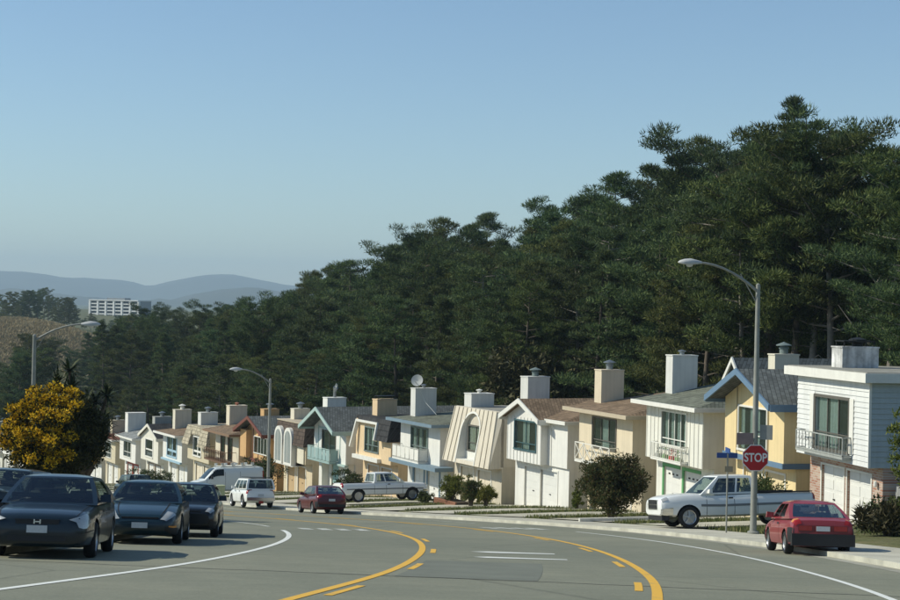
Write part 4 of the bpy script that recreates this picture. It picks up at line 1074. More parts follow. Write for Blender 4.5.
M_tint = glass_mat('tinted_car_glass', (0.5, 0.58, 0.56), 0.3)
def car(name, label, x, y, head, spec, paint, group=None, dz=0.0):
    """body lofted from side stations with wheel arches cut out, glazed cabin, lamps, wheels; nose towards +x"""
    root = thing(name, label, spec.get('cat', 'car'))
    st = np.array(spec['st'], float)      # x, low z, top z, half width
    xs = np.unique(np.concatenate([np.linspace(st[0, 0], st[-1, 0], 34), st[:, 0]]))
    def prof(c):
        # monotone-ish cubic through the stations
        x0, v = st[:, 0], st[:, c]; d = np.diff(v) / np.diff(x0); mm = np.zeros(len(v)); mm[0], mm[-1] = d[0], d[-1]
        for i in range(1, len(v) - 1): mm[i] = 0 if d[i - 1] * d[i] <= 0 else 2 * d[i - 1] * d[i] / (d[i - 1] + d[i])
        def f(q):
            i = int(np.clip(np.searchsorted(x0, q) - 1, 0, len(x0) - 2)); h = x0[i + 1] - x0[i]; t = (q - x0[i]) / h
            return (2*t**3-3*t**2+1)*v[i] + (t**3-2*t**2+t)*h*mm[i] + (-2*t**3+3*t**2)*v[i+1] + (t**3-t**2)*h*mm[i+1]
        return f
    lo, hi, wd = prof(1), prof(2), prof(3)
    SEC = spec.get('sec') or [(0.0, 0.0), (0.78, 0.0), (0.95, 0.09), (0.995, 0.30), (1.0, 0.46), (0.985, 0.66), (0.955, 0.84), (0.88, 0.955), (0.72, 0.995), (0.38, 1.015), (0.0, 1.02)]
    def surf(q, t, s=1, off=0.0):
        """point of the body's skin: station q, section place t in 0..1 from sill to bonnet line"""
        u = t * (len(SEC) - 1); i = min(int(u), len(SEC) - 2); a = u - i
        fy = lerp(SEC[i][0], SEC[i + 1][0], a); fz = lerp(SEC[i][1], SEC[i + 1][1], a)
        return Vector((q, s * fy * wd(q), lo(q) + fz * (hi(q) - lo(q))))
    b = MB(); n = len(SEC); V = []
    for q in xs:
        for k in range(n): V.append(surf(q, k / (n - 1), 1))
        for k in range(n - 2, 0, -1): V.append(surf(q, k / (n - 1), -1))
    ring = 2 * n - 2; F = []
    for i in range(len(xs) - 1):
        for k in range(ring): F.append((i * ring + k, i * ring + (k + 1) % ring, (i + 1) * ring + (k + 1) % ring, (i + 1) * ring + k))
    F.append(tuple(range(ring - 1, -1, -1))); F.append(tuple(range((len(xs) - 1) * ring, len(xs) * ring)))
    b.add(V, F)
    body = b.build('body', [paint, M_under], root)
    # arches (and an open bed) cut with a boolean, then baked
    wr = spec['wheel_r']; W = max(st[:, 3])
    cut = MB(); cut.m = 1
    for wx in spec['wheels']:
        for s in (-1, 1):
            prof_ = [(0.001, s * (W - 0.42)), (wr + 0.055, s * (W - 0.42)), (wr + 0.07, s * (W + 0.3)), (0.001, s * (W + 0.3))]
            cut.lathe(prof_, 24, axis='y', at=(wx, 0, wr))
    if 'bed' in spec:
        a0, a1, hw, zb = spec['bed']; cut.box(a0, a1, -hw, hw, zb, 3.0)
    me_cut = cut.mesh('cut', [paint, M_under])
    bm = bmesh.new(); bm.from_mesh(me_cut); bmesh.ops.remove_doubles(bm, verts=bm.verts, dist=1e-3); bmesh.ops.recalc_face_normals(bm, faces=bm.faces); bm.to_mesh(me_cut); bm.free()
    bm = bmesh.new(); bm.from_mesh(body.data); bmesh.ops.recalc_face_normals(bm, faces=bm.faces); bm.to_mesh(body.data); bm.free()
    co = bpy.data.objects.new('cut', me_cut); COL.objects.link(co)
    md = body.modifiers.new('b', 'BOOLEAN'); md.operation = 'DIFFERENCE'; md.object = co; md.solver = 'EXACT'
    dg = bpy.context.evaluated_depsgraph_get(); dg.update()
    me = bpy.data.meshes.new_from_object(body.evaluated_get(dg)); body.modifiers.clear(); body.data = me
    if len(me.materials) < 2: me.materials.clear(); me.materials.append(paint); me.materials.append(M_under)
    bpy.data.objects.remove(co)
    me.polygons.foreach_set('use_smooth', [True] * len(me.polygons)); me.set_sharp_from_angle(angle=rad(32))

    def skin(nm, q0, q1, t0, t1, m, sides=(1, -1), off=0.012, nx=5, ntt=4, parent=None):
        """thin plate lying on the body's skin"""
        out = []
        for s in sides:
            P = MB(); V = []
            for i in range(nx + 1):
                for j in range(ntt + 1):
                    q, t = lerp(q0, q1, i / nx), lerp(t0, t1, j / ntt); p = surf(q, t, s)
                    du = surf(min(q + 0.02, st[-1, 0]), t, s) - surf(max(q - 0.02, st[0, 0]), t, s); dv = surf(q, min(t + 0.02, 1), s) - surf(q, max(t - 0.02, 0), s)
                    nn = du.cross(dv).normalized(); c = Vector((lerp(st[0, 0], st[-1, 0], 0.5), 0, 0.5))
                    if nn.dot(p - Vector((p.x * 0.8, 0, 0.55))) < 0: nn = -nn
                    V.append(p + nn * off)
            w_ = ntt + 1
            P.add(V, [(i * w_ + j, i * w_ + j + 1, (i + 1) * w_ + j + 1, (i + 1) * w_ + j) for i in range(nx) for j in range(ntt)])
            out.append(P.build(nm, m, parent or root, smooth=60))
        return out
    # cabin
    if 'cab' in spec:
        c = spec['cab']; xb0, xb1, xr0, xr1, zb, zr, wb, wrf = [c[k] for k in ('xb0', 'xb1', 'xr0', 'xr1', 'zb', 'zr', 'wb', 'wr')]
        bul = c.get('bulge', 0.07)
        zbr = c.get('zbr', zb)          # belt height at the rear
        def side(u, v, s, off=0):
            xx = lerp(lerp(xb0, xr0, v), lerp(xb1, xr1, v), u); zz = lerp(lerp(zbr, zb, u), zr, v)
            return (xx, s * (lerp(wb, wrf, v ** 1.15) + 0.02 * math.sin(math.pi * v) + off), zz)
        def end(front, v, q, off=0):
            xa, xr_ = (xb1, xr1) if front else (xb0, xr0); s = 1 if front else -1
            z0 = zb if front else zbr
            return (lerp(xa, xr_, v) + s * (bul * (1 - q * q) + off), q * (lerp(wb, wrf, v ** 1.15) + 0.02 * math.sin(math.pi * v)), lerp(z0, zr, v) + (off if front else off) * 0.6)
        C = MB(); nv, nu = 6, 10
        def gridf(fn, na, nb, flip=False):
            V = [fn(i / na, j / nb) for i in range(na + 1) for j in range(nb + 1)]; w_ = nb + 1
            C.add(V, [((i * w_ + j, i * w_ + j + 1, (i + 1) * w_ + j + 1, (i + 1) * w_ + j) if not flip else (i * w_ + j, (i + 1) * w_ + j, (i + 1) * w_ + j + 1, i * w_ + j + 1)) for i in range(na) for j in range(nb)])
        def band(fn, b0, b1, t0, t1, v0, v1, na=6, nb=4):
            # strip of skin between two bottom and two top places along the face
            V = []
            for i in range(na + 1):
                for j in range(nb + 1):
                    v = lerp(v0, v1, j / nb); V.append(fn(lerp(lerp(b0, t0, j / nb), lerp(b1, t1, j / nb), i / na), v))
            w_ = nb + 1
            C.add(V, [(i * w_ + j, (i + 1) * w_ + j, (i + 1) * w_ + j + 1, i * w_ + j + 1) for i in range(na) for j in range(nb)])
        def framed(fn, panes):
            panes = sorted(panes, key=lambda p: p[0][0]); v0, v1 = panes[0][2]
            band(fn, 0, 1, 0, 1, 0, v0, 10, 1); band(fn, 0, 1, 0, 1, v1, 1, 10, 1)
            eb = et = 0.0
            for (a0, a1), (c0, c1), _ in panes: band(fn, eb, a0, et, c0, v0, v1, 2); eb, et = a1, c1
            band(fn, eb, 1, et, 1, v0, v1, 2)
        P_front = ((0.05, 0.95), (0.06, 0.94), (0.06, 0.94)); P_rear = ((0.06, 0.94), (0.07, 0.93), spec.get('rearv', (0.1, 0.92)))
        for s in (1, -1): framed(lambda u, v: side(u, v, s), spec['side_glass'])
        framed(lambda q, v: end(True, v, q * 2 - 1), [P_front]); framed(lambda q, v: end(False, v, q * 2 - 1), [P_rear])
        def roof(u, q):
            q = q * 2 - 1; e0, e1 = end(False, 1, q), end(True, 1, q)
            return (lerp(e0[0], e1[0], u), q * wrf, zr + 0.055 * (1 - q ** 4) * (1 - (2 * u - 1) ** 4) )
        gridf(roof, 8, 8, False)
        cabin = C.build('cabin', paint, root, smooth=40)
        def glass(nm, fn, poly, m):
            """patch of a cabin face: poly is (u0,u1 at the bottom), (u0,u1 at the top), (v0,v1)"""
            (a0, a1), (c0, c1), (v0, v1) = poly; G = MB(); V = []
            for i in range(7):
                for j in range(4):
                    v = lerp(v0, v1, j / 3); V.append(fn(lerp(lerp(a0, c0, j / 3), lerp(a1, c1, j / 3), i / 6), v))
            G.add(V, [(i * 4 + j, (i + 1) * 4 + j, (i + 1) * 4 + j + 1, i * 4 + j + 1) for i in range(6) for j in range(3)])
            return G.build(nm, m, root, smooth=60)
        gm = spec.get('glass', M_tint)
        glass('windshield', lambda q, v: end(True, v, q * 2 - 1, 0.003), P_front, gm)
        glass('rear_window', lambda q, v: end(False, v, q * 2 - 1, 0.003), P_rear, spec.get('rear_glass', gm))
        # what shows through the glass: trim shelf, dashboard, seats, steering wheel
        it = MB(); z_ = max(zb, zbr)
        it.box(xb0 + 0.3 * (xr0 - xb0) + 0.12, xb1 - 0.5, -wb + 0.06, wb - 0.06, z_ + 0.035, z_ + 0.045)
        it.box(xb1 - 0.86, xb1 - 0.52, -wb + 0.1, wb - 0.1, z_ + 0.046, z_ + 0.12)
        it.build('interior', M_trim, root)
        zt_ = zr - 0.09
        xs_ = [lerp(xb0, xb1, 0.56)] + ([lerp(xb0, xb1, 0.3)] if xr1 - xr0 > 1.25 else [])
        for x_ in xs_:
            for yy_ in (-0.36, 0.36):
                sb = MB(); sb.hexa([(x_ - 0.1, yy_ - 0.22, z_ + 0.05), (x_ + 0.06, yy_ - 0.22, z_ + 0.05), (x_ + 0.06, yy_ + 0.22, z_ + 0.05), (x_ - 0.1, yy_ + 0.22, z_ + 0.05)],
                                   [(x_ - 0.2, yy_ - 0.18, zt_ - 0.16), (x_ - 0.1, yy_ - 0.18, zt_ - 0.16), (x_ - 0.1, yy_ + 0.18, zt_ - 0.16), (x_ - 0.2, yy_ + 0.18, zt_ - 0.16)])
                sb.box(x_ - 0.21, x_ - 0.12, yy_ - 0.11, yy_ + 0.11, zt_ - 0.13, zt_ - 0.01)
                sb.build('seat', M_seat, root)
        sw = MB(); c_ = Vector((xb1 - 0.92, 0.36, z_ + 0.1)); ring = [c_ + Vector((-0.06 * math.cos(t), 0.17 * math.sin(t), 0.15 * math.cos(t) + 0.02)) for t in [2 * math.pi * k / 12 for k in range(13)]]
        sw.tube(ring, 0.014, 5, cap=False); sw.build('steering_wheel', M_trim, root)
        MB().box(lerp(xb1, xr1, 0.86) - 0.1, lerp(xb1, xr1, 0.86) - 0.08, -0.1, 0.1, zr - 0.14, zr - 0.085).build('rear_view_mirror', M_trim, root)
        for s in (1, -1):
            for poly in spec['side_glass']: glass('side_window', lambda u, v: side(u, v, s, 0.003), poly, gm)
            for u in spec.get('pillars', ()): pass
        # mirrors
        for s in (1, -1):
            p = side(spec.get('mirror_u', 0.88), 0.08, s)
            MB().hexa([(p[0] - 0.05, p[1], p[2]), (p[0] + 0.11, p[1], p[2]), (p[0] + 0.09, p[1] + s * 0.2, p[2]), (p[0] - 0.05, p[1] + s * 0.2, p[2])] if s > 0 else
                      [(p[0] - 0.05, p[1] - 0.2, p[2]), (p[0] + 0.09, p[1] - 0.2, p[2]), (p[0] + 0.11, p[1], p[2]), (p[0] - 0.05, p[1], p[2])],
                      [(p[0] - 0.05, p[1], p[2] + 0.13), (p[0] + 0.07, p[1], p[2] + 0.13), (p[0] + 0.06, p[1] + s * 0.18, p[2] + 0.15), (p[0] - 0.05, p[1] + s * 0.18, p[2] + 0.15)] if s > 0 else
                      [(p[0] - 0.05, p[1] - 0.18, p[2] + 0.15), (p[0] + 0.06, p[1] - 0.18, p[2] + 0.15), (p[0] + 0.07, p[1], p[2] + 0.13), (p[0] - 0.05, p[1], p[2] + 0.13)]).build('mirror', spec.get('mirror_m', paint), root)
    for nm, q0, q1, t0, t1, mm_ in spec.get('skins', ()): skin(nm, q0, q1, t0, t1, mm_)
    if spec.get('lamps'):                     # large swept-back headlamps wrapping the nose
        for s in (1, -1):
            H = MB(); V = []
            for (q, ta, tb, oy, ox) in spec['lamps']:
                for j in range(3):
                    p = surf(q, lerp(ta, tb, j / 2), 1); V.append((p.x + ox, s * (p.y + oy), p.z + 0.004 * j))
            H.add(V, [(3 * i + j, 3 * i + 3 + j, 3 * i + 4 + j, 3 * i + 1 + j) for i in range(len(spec['lamps']) - 1) for j in range(2)])
            H.build('headlamp', M_lamp, root, smooth=60)
    # dark door gaps and handles
    for q in spec.get('gaps', ()): skin('door_gap', q - 0.009, q + 0.009, 0.2, 0.72, M_under, off=0.004, nx=1, ntt=6)
    for q in spec.get('handles', ()): skin('door_handle', q - 0.09, q + 0.09, 0.575, 0.61, spec.get('handle_m', M_black), off=0.022, nx=2, ntt=1)
    for nm, bx_, mm_ in spec.get('boxes', ()): MB().box(*bx_).build(nm, mm_, root)
    # wheels
    rimm = spec.get('rim', M_rim)
    for wx in spec['wheels']:
        for s in (1, -1):
            yy = s * (W - 0.115)
            w_ = MB(); hw = 0.1
            w_.lathe([(wr * 0.66, -hw), (wr * 0.9, -hw), (wr * 0.98, -hw * 0.7), (wr, -hw * 0.3), (wr, hw * 0.3), (wr * 0.98, hw * 0.7), (wr * 0.9, hw), (wr * 0.66, hw)], 24, axis='y')
            wo_ = w_.build('wheel', M_tyre, root, smooth=40); wo_.location = (wx, yy, wr)
            r_ = MB(); r0 = wr * 0.66; sg = s
            r_.lathe([(r0, hw * 0.9 * sg), (r0 * 0.93, hw * 0.75 * sg), (r0 * 0.9, hw * 0.2 * sg), (0.0, hw * 0.2 * sg)], 20, axis='y')
            r_.lathe([(r0 * 0.26, hw * 0.25 * sg), (r0 * 0.24, hw * 0.8 * sg), (0.0, hw * 0.85 * sg)], 12, axis='y')
            for k in range(spec.get('spokes', 5)):
                a = 2 * math.pi * k / spec.get('spokes', 5) + 0.3
                r_.bar((r0 * 0.2 * math.cos(a), hw * 0.68 * sg, r0 * 0.2 * math.sin(a)), (r0 * 0.93 * math.cos(a), hw * 0.62 * sg, r0 * 0.93 * math.sin(a)), r0 * 0.24, 0.03, up=(0, 1, 0))
            r_.build('rim', rimm, wo_, smooth=40)
    # stand it on the slope
    z = gz(x, y); e = 1.0
    if -12.2 < float(offset(np.array([x]), np.array([y]))[0]) < 10.9: zf = lambda a, c: float(base(a, c))
    else: zf = gz
    fx, fy = math.cos(head), math.sin(head)
    dX = (zf(x + fx * e, y + fy * e) - zf(x - fx * e, y - fy * e)) / 2; dY = (zf(x - fy * e, y + fx * e) - zf(x + fy * e, y - fx * e)) / 2
    X = Vector((fx, fy, dX)).normalized(); Z = X.cross(Vector((-fy, fx, dY))).normalized(); Y = Z.cross(X)
    Mx = Matrix((X, Y, Z)).transposed().to_4x4(); Mx.translation = (x, y, zf(x, y) + spec.get('lift', 0.0) + dz)
    root.matrix_world = Mx
    if group: root['group'] = group
    return root

def tower(q, L): return [(a * L, *r) for a, *r in q]

SEDAN = dict(wheel_r=0.315, wheels=(-1.37, 1.37), cat='car',
    st=[(-2.38, 0.40, 0.80, 0.62), (-2.33, 0.28, 0.96, 0.76), (-2.1, 0.2, 1.02, 0.85), (-1.4, 0.18, 1.0, 0.895), (-0.3, 0.17, 0.95, 0.905), (0.8, 0.17, 0.94, 0.9), (1.4, 0.18, 0.88, 0.885), (2.0, 0.19, 0.82, 0.86), (2.25, 0.2, 0.76, 0.82), (2.36, 0.22, 0.71, 0.77), (2.41, 0.26, 0.66, 0.7), (2.43, 0.32, 0.6, 0.62)],
    cab=dict(xb0=-2.0, xb1=1.12, xr0=-1.12, xr1=0.2, zb=0.91, zbr=0.98, zr=1.40, wb=0.84, wr=0.62, bulge=0.1),
    side_glass=[((0.30, 0.55), (0.16, 0.52), (0.12, 0.86)), ((0.575, 0.84), (0.56, 0.95), (0.12, 0.86))],
    gaps=(-1.05, -0.1, 0.98), handles=(-0.75, 0.2), mirror_u=0.83,
    lamps=[(2.06, 0.55, 0.68, 0.012, 0), (2.16, 0.50, 0.70, 0.014, 0.004), (2.28, 0.47, 0.72, 0.012, 0.012), (2.36, 0.48, 0.75, 0.006, 0.02), (2.405, 0.52, 0.79, 0.0, 0.022)],
    skins=[('tail_lamp', -2.34, -2.1, 0.60, 0.8, M_red), ('hood_gap', 1.1, 2.3, 0.748, 0.756, M_under), ('bumper_gap', 1.8, 2.4, 0.40, 0.408, M_under)],
    boxes=[('number_plate', (2.432, 2.446, -0.17, 0.17, 0.44, 0.565), M_plate), ('grille', (2.36, 2.437, -0.36, 0.36, 0.585, 0.655), M_black), ('grille_trim', (2.36, 2.432, -0.38, 0.38, 0.656, 0.668), M_black), ('air_intake', (2.36, 2.438, -0.48, 0.48, 0.3, 0.385), M_black)])
import copy as _cp
def variant(base_, **kw):
    d = dict(base_); d.update(kw); return d
OFF = dict(SEDAN)

def along(y):
    """heading of the street at this depth, as an angle of the travel direction away from the camera"""
    i = int(np.abs(CL[:, 1] - y).argmin()); return math.atan2(TG[i][1], TG[i][0])

P_navy = car_paint('dark_blue_green_paint', (0.005, 0.013, 0.02))
P_teal = car_paint('dark_teal_paint', (0.006, 0.022, 0.032))
P_black = car_paint('blue_black_paint', (0.004, 0.006, 0.008))
P_green = car_paint('black_green_paint', (0.008, 0.016, 0.013))
P_red = car_paint('faded_red_paint', (0.28, 0.035, 0.04), 0.0)
P_maroon = car_paint('maroon_paint', (0.09, 0.008, 0.01), 0.1)
P_wht = car_paint('white_car_paint', (0.8, 0.8, 0.76), 0.0)
P_wht2 = car_paint('off_white_car_paint', (0.74, 0.77, 0.74), 0.0)

# the parked line on the near side, noses towards the camera
a = car('parked_car', 'dark blue-black four-door car parked first in line, pale number plate under its grille', -7.15, 29.2, rad(-84), SEDAN, P_navy, 'cars parked along the left kerb')
# emblem on its grille: an H in a rounded square
e = MB(); z0 = 0.645
e.box(2.438, 2.45, -0.06, -0.038, 0.59, 0.665); e.box(2.438, 2.45, 0.038, 0.06, 0.59, 0.665); e.box(2.438, 2.449, -0.038, 0.038, 0.617, 0.636)
e.build('emblem', M_chrome, a)
COUPE2 = variant(SEDAN, lamps=(), boxes=[('number_plate', (2.40, 2.415, -0.17, 0.17, 0.36, 0.48), M_plate), ('grille', (2.3, 2.37, -0.4, 0.4, 0.56, 0.6), M_black)], st=[(-2.3, 0.40, 0.80, 0.60), (-2.25, 0.28, 0.95, 0.74), (-2.0, 0.2, 1.0, 0.83), (-1.3, 0.18, 0.98, 0.87), (-0.3, 0.17, 0.94, 0.88), (0.8, 0.17, 0.92, 0.875), (1.4, 0.18, 0.86, 0.865), (2.0, 0.19, 0.74, 0.8), (2.25, 0.22, 0.65, 0.72), (2.36, 0.3, 0.56, 0.62), (2.4, 0.36, 0.5, 0.52)],
    cab=dict(xb0=-1.9, xb1=1.1, xr0=-1.1, xr1=0.15, zb=0.9, zbr=0.96, zr=1.36, wb=0.82, wr=0.6, bulge=0.1),
    skins=[('headlamp', 2.06, 2.37, 0.62, 0.80, M_lamp), ('hood_gap', 1.1, 2.3, 0.82, 0.828, M_under), ('tail_lamp', -2.26, -2.0, 0.60, 0.8, M_red), ('marker_lamp', 2.12, 2.36, 0.34, 0.40, M_amber), ('front_bumper', 2.0, 2.38, 0.18, 0.33, M_black)])
car('parked_car', 'dark teal low-nosed car parked second in line with amber bumper lamps', -6.9, 36.9, rad(-84), COUPE2, P_teal, 'cars parked along the left kerb')
SMALL = variant(SEDAN, lamps=(), wheels=(-1.25, 1.25), wheel_r=0.29, st=[(-2.05, 0.40, 0.80, 0.60), (-2.0, 0.28, 0.94, 0.72), (-1.8, 0.2, 0.98, 0.8), (-1.2, 0.18, 0.95, 0.84), (0.7, 0.17, 0.9, 0.845), (1.3, 0.18, 0.85, 0.835), (1.8, 0.19, 0.77, 0.79), (2.0, 0.24, 0.7, 0.72), (2.08, 0.34, 0.6, 0.62)],
    cab=dict(xb0=-1.6, xb1=1.0, xr0=-1.1, xr1=0.22, zb=0.88, zbr=0.93, zr=1.34, wb=0.79, wr=0.6, bulge=0.06),
    skins=[('headlamp', 1.86, 2.04, 0.62, 0.78, M_lamp), ('tail_lamp', -2.02, -1.85, 0.58, 0.8, M_red), ('front_bumper', 1.75, 2.06, 0.18, 0.36, M_black)],
    gaps=(-0.9, 0.0, 0.88), boxes=[('grille', (1.98, 2.06, -0.4, 0.4, 0.6, 0.68), M_black)])
car('parked_car', 'small dark car parked third in line along the left kerb', -6.8, 42.2, rad(-84.5), SMALL, P_black, 'cars parked along the left kerb')
SUVX = dict(cat='car', wheel_r=0.35, wheels=(-1.35, 1.35), lift=0.0,
    st=[(-2.25, 0.5, 0.95, 0.72), (-2.2, 0.36, 1.04, 0.82), (-1.9, 0.28, 1.08, 0.88), (0.9, 0.26, 1.05, 0.9), (1.5, 0.27, 1.02, 0.88), (2.1, 0.3, 0.92, 0.83), (2.27, 0.38, 0.8, 0.76), (2.32, 0.46, 0.7, 0.68)],
    cab=dict(xb0=-2.2, xb1=1.05, xr0=-2.02, xr1=0.35, zb=1.03, zbr=1.05, zr=1.66, wb=0.85, wr=0.72, bulge=0.04),
    side_glass=[((0.05, 0.32), (0.05, 0.34), (0.1, 0.86)), ((0.35, 0.6), (0.37, 0.63), (0.1, 0.86)), ((0.63, 0.88), (0.66, 0.95), (0.1, 0.86))],
    gaps=(-0.85, 0.05, 0.95), handles=(-0.55, 0.35), mirror_u=0.9,
    skins=[('headlamp', 2.05, 2.28, 0.62, 0.8, M_lamp), ('tail_lamp', -2.22, -2.08, 0.5, 0.82, M_red)],
    boxes=[('number_plate', (-2.27, -2.255, -0.17, 0.17, 0.66, 0.8), M_plate), ('rear_bumper', (-2.31, -2.2, -0.8, 0.8, 0.42, 0.6), M_black)])
car('parked_car', 'dark blue wagon with red tail lamps standing beyond the first parked car', -10.95, 34.2, along(34) - rad(4), SUVX, P_teal)
car('parked_car', 'dark green car parked behind the blue wagon on the near side', -12.2, 44.5, along(44) + math.pi - rad(12), SEDAN, P_green)

# across the street
CORO = dict(cat='car', wheel_r=0.295, wheels=(-1.2, 1.2), spokes=8,
    st=[(-2.08, 0.42, 0.74, 0.68), (-2.05, 0.34, 0.88, 0.76), (-1.85, 0.24, 0.93, 0.8), (-1.2, 0.2, 0.91, 0.82), (0.7, 0.19, 0.87, 0.825), (1.3, 0.2, 0.83, 0.815), (1.85, 0.22, 0.74, 0.78), (2.05, 0.28, 0.68, 0.73), (2.1, 0.36, 0.6, 0.66)],
    cab=dict(xb0=-1.75, xb1=0.95, xr0=-0.78, xr1=0.2, zb=0.86, zbr=0.91, zr=1.33, wb=0.77, wr=0.57, bulge=0.06),
    side_glass=[((0.27, 0.56), (0.14, 0.45), (0.12, 0.88)), ((0.585, 0.87), (0.48, 0.95), (0.12, 0.88))],
    gaps=(-0.45, 0.85), handles=(-0.25,), rearv=(0.12, 0.9),
    skins=[('tail_lamp', -2.07, -1.98, 0.60, 0.79, M_red), ('indicator_lamp', -1.99, -1.86, 0.61, 0.78, M_amber), ('rear_bumper', -2.06, -1.62, 0.22, 0.50, M_black), ('front_bumper', 1.7, 2.08, 0.2, 0.48, M_black), ('headlamp', 1.95, 2.07, 0.62, 0.76, M_lamp)],
    boxes=[('number_plate', (-2.11, -2.095, -0.17, 0.17, 0.62, 0.74), M_plate), ('tail_panel', (-2.095, -2.075, -0.62, 0.62, 0.6, 0.76), mat('tail_panel_red', (0.16, 0.02, 0.02), 0.3)), ('rear_bumper_bar', (-2.15, -1.95, -0.79, 0.79, 0.25, 0.55), M_black), ('tail_lamp_bar', (-2.103, -2.09, -0.6, -0.28, 0.63, 0.75), M_red), ('tail_lamp_bar', (-2.103, -2.09, 0.28, 0.6, 0.63, 0.75), M_red)])
car('parked_car', 'faded red two-door car with black bumper parked by the brick garage house', 9.55, 42.0, rad(88.5), CORO, P_red)
HATCH = variant(CORO, st=[(-2.0, 0.42, 0.78, 0.68), (-1.97, 0.34, 0.95, 0.76), (-1.8, 0.24, 1.0, 0.82), (-1.2, 0.2, 0.95, 0.84), (0.7, 0.19, 0.92, 0.845), (1.3, 0.2, 0.87, 0.83), (1.85, 0.22, 0.78, 0.79), (2.05, 0.28, 0.7, 0.73), (2.1, 0.36, 0.6, 0.66)],
    cab=dict(xb0=-1.9, xb1=1.0, xr0=-1.2, xr1=0.25, zb=0.9, zbr=0.97, zr=1.42, wb=0.79, wr=0.62, bulge=0.06),
    side_glass=[((0.12, 0.42), (0.1, 0.4), (0.12, 0.88)), ((0.45, 0.85), (0.43, 0.95), (0.12, 0.88))], skins=[('tail_lamp', -1.99, -1.85, 0.58, 0.8, M_red), ('rear_bumper', -1.98, -1.7, 0.2, 0.42, M_black), ('headlamp', 1.95, 2.07, 0.62, 0.76, M_lamp)],
    boxes=[('number_plate', (-2.03, -2.015, -0.17, 0.17, 0.66, 0.78), M_plate), ('rear_bumper_bar', (-2.06, -1.95, -0.7, 0.7, 0.36, 0.5), M_black)])
car('parked_car', 'maroon hatchback parked at the kerb behind the white four-wheel drive', -6.6, 84.0, along(84) - rad(6), HATCH, P_maroon)
BRONCO = variant(SUVX, wheel_r=0.37, lift=0.08, cat='car', boxes=[('number_plate', (-2.27, -2.255, -0.17, 0.17, 0.66, 0.8), M_plate), ('rear_bumper', (-2.36, -2.2, -0.82, 0.82, 0.42, 0.6), M_chrome), ('roof_rack', (-1.9, 0.2, -0.6, 0.6, 1.74, 1.77), M_black), ('trailer_lamp', (-2.3, -2.27, -0.15, 0.12, 0.25, 0.4), M_red)])
car('parked_car', 'white four-wheel drive with black roof rack parked at the kerb before the van', -11.5, 94.0, along(94) - rad(6), BRONCO, P_wht)
VAN = dict(cat='van', wheel_r=0.36, wheels=(-1.65, 1.7), lift=0.05, rim=M_steel,
    st=[(-2.72, 0.5, 1.85, 0.86), (-2.68, 0.42, 2.0, 0.93), (-2.4, 0.36, 2.06, 0.97), (0.75, 0.34, 2.06, 0.97), (1.0, 0.34, 2.0, 0.965), (1.55, 0.34, 1.5, 0.95), (1.82, 0.35, 1.24, 0.935), (2.35, 0.38, 1.12, 0.9), (2.66, 0.42, 0.98, 0.85), (2.74, 0.5, 0.85, 0.8)],
    sec=[(0.0, 0.0), (0.8, 0.0), (0.96, 0.06), (1.0, 0.2), (1.0, 0.4), (0.99, 0.55), (0.965, 0.72), (0.93, 0.9), (0.82, 0.985), (0.45, 1.01), (0.0, 1.015)],
    skins=[('windshield', 0.98, 1.76, 0.83, 1.0, M_cglass), ('side_window', 0.35, 1.15, 0.56, 0.73, M_cglass), ('side_window', 1.15, 1.5, 0.59, 0.68, M_cglass), ('headlamp', 2.4, 2.7, 0.5, 0.68, M_lamp), ('tail_lamp', -2.7, -2.6, 0.4, 0.66, M_red), ('front_bumper', 2.2, 2.72, 0.12, 0.3, M_black)],
    gaps=(0.25, 1.62, -0.9), boxes=[('grille', (2.7, 2.76, -0.5, 0.5, 0.62, 0.86), M_black), ('mirror', (1.25, 1.35, 0.98, 1.2, 1.25, 1.5), M_black), ('mirror', (1.25, 1.35, -1.2, -0.98, 1.25, 1.5), M_black),
           *[(('roof_rack', (q, q + 0.06, -0.85, 0.85, 2.16, 2.2), M_white)) for q in (0.4, -0.35, -1.1, -1.9)], *[(('rack_upright', (q - 0.08, q + 0.14, sd * 0.82 - 0.02, sd * 0.82 + 0.02, 2.201, 2.38), M_white)) for q in (0.4, -0.35, -1.1, -1.9) for sd in (-1, 1)], ('roof_rail', (-2.2, 0.6, 0.8, 0.85, 2.06, 2.159), M_white), ('roof_rail', (-2.2, 0.6, -0.85, -0.8, 2.06, 2.159), M_white)])
th_d = math.pi + rad(27)                 # nose out of a driveway
car('parked_van', 'white panel van with ladder racks standing nose-out in a driveway', -16.3, 117.5, th_d - rad(2), VAN, P_wht2)
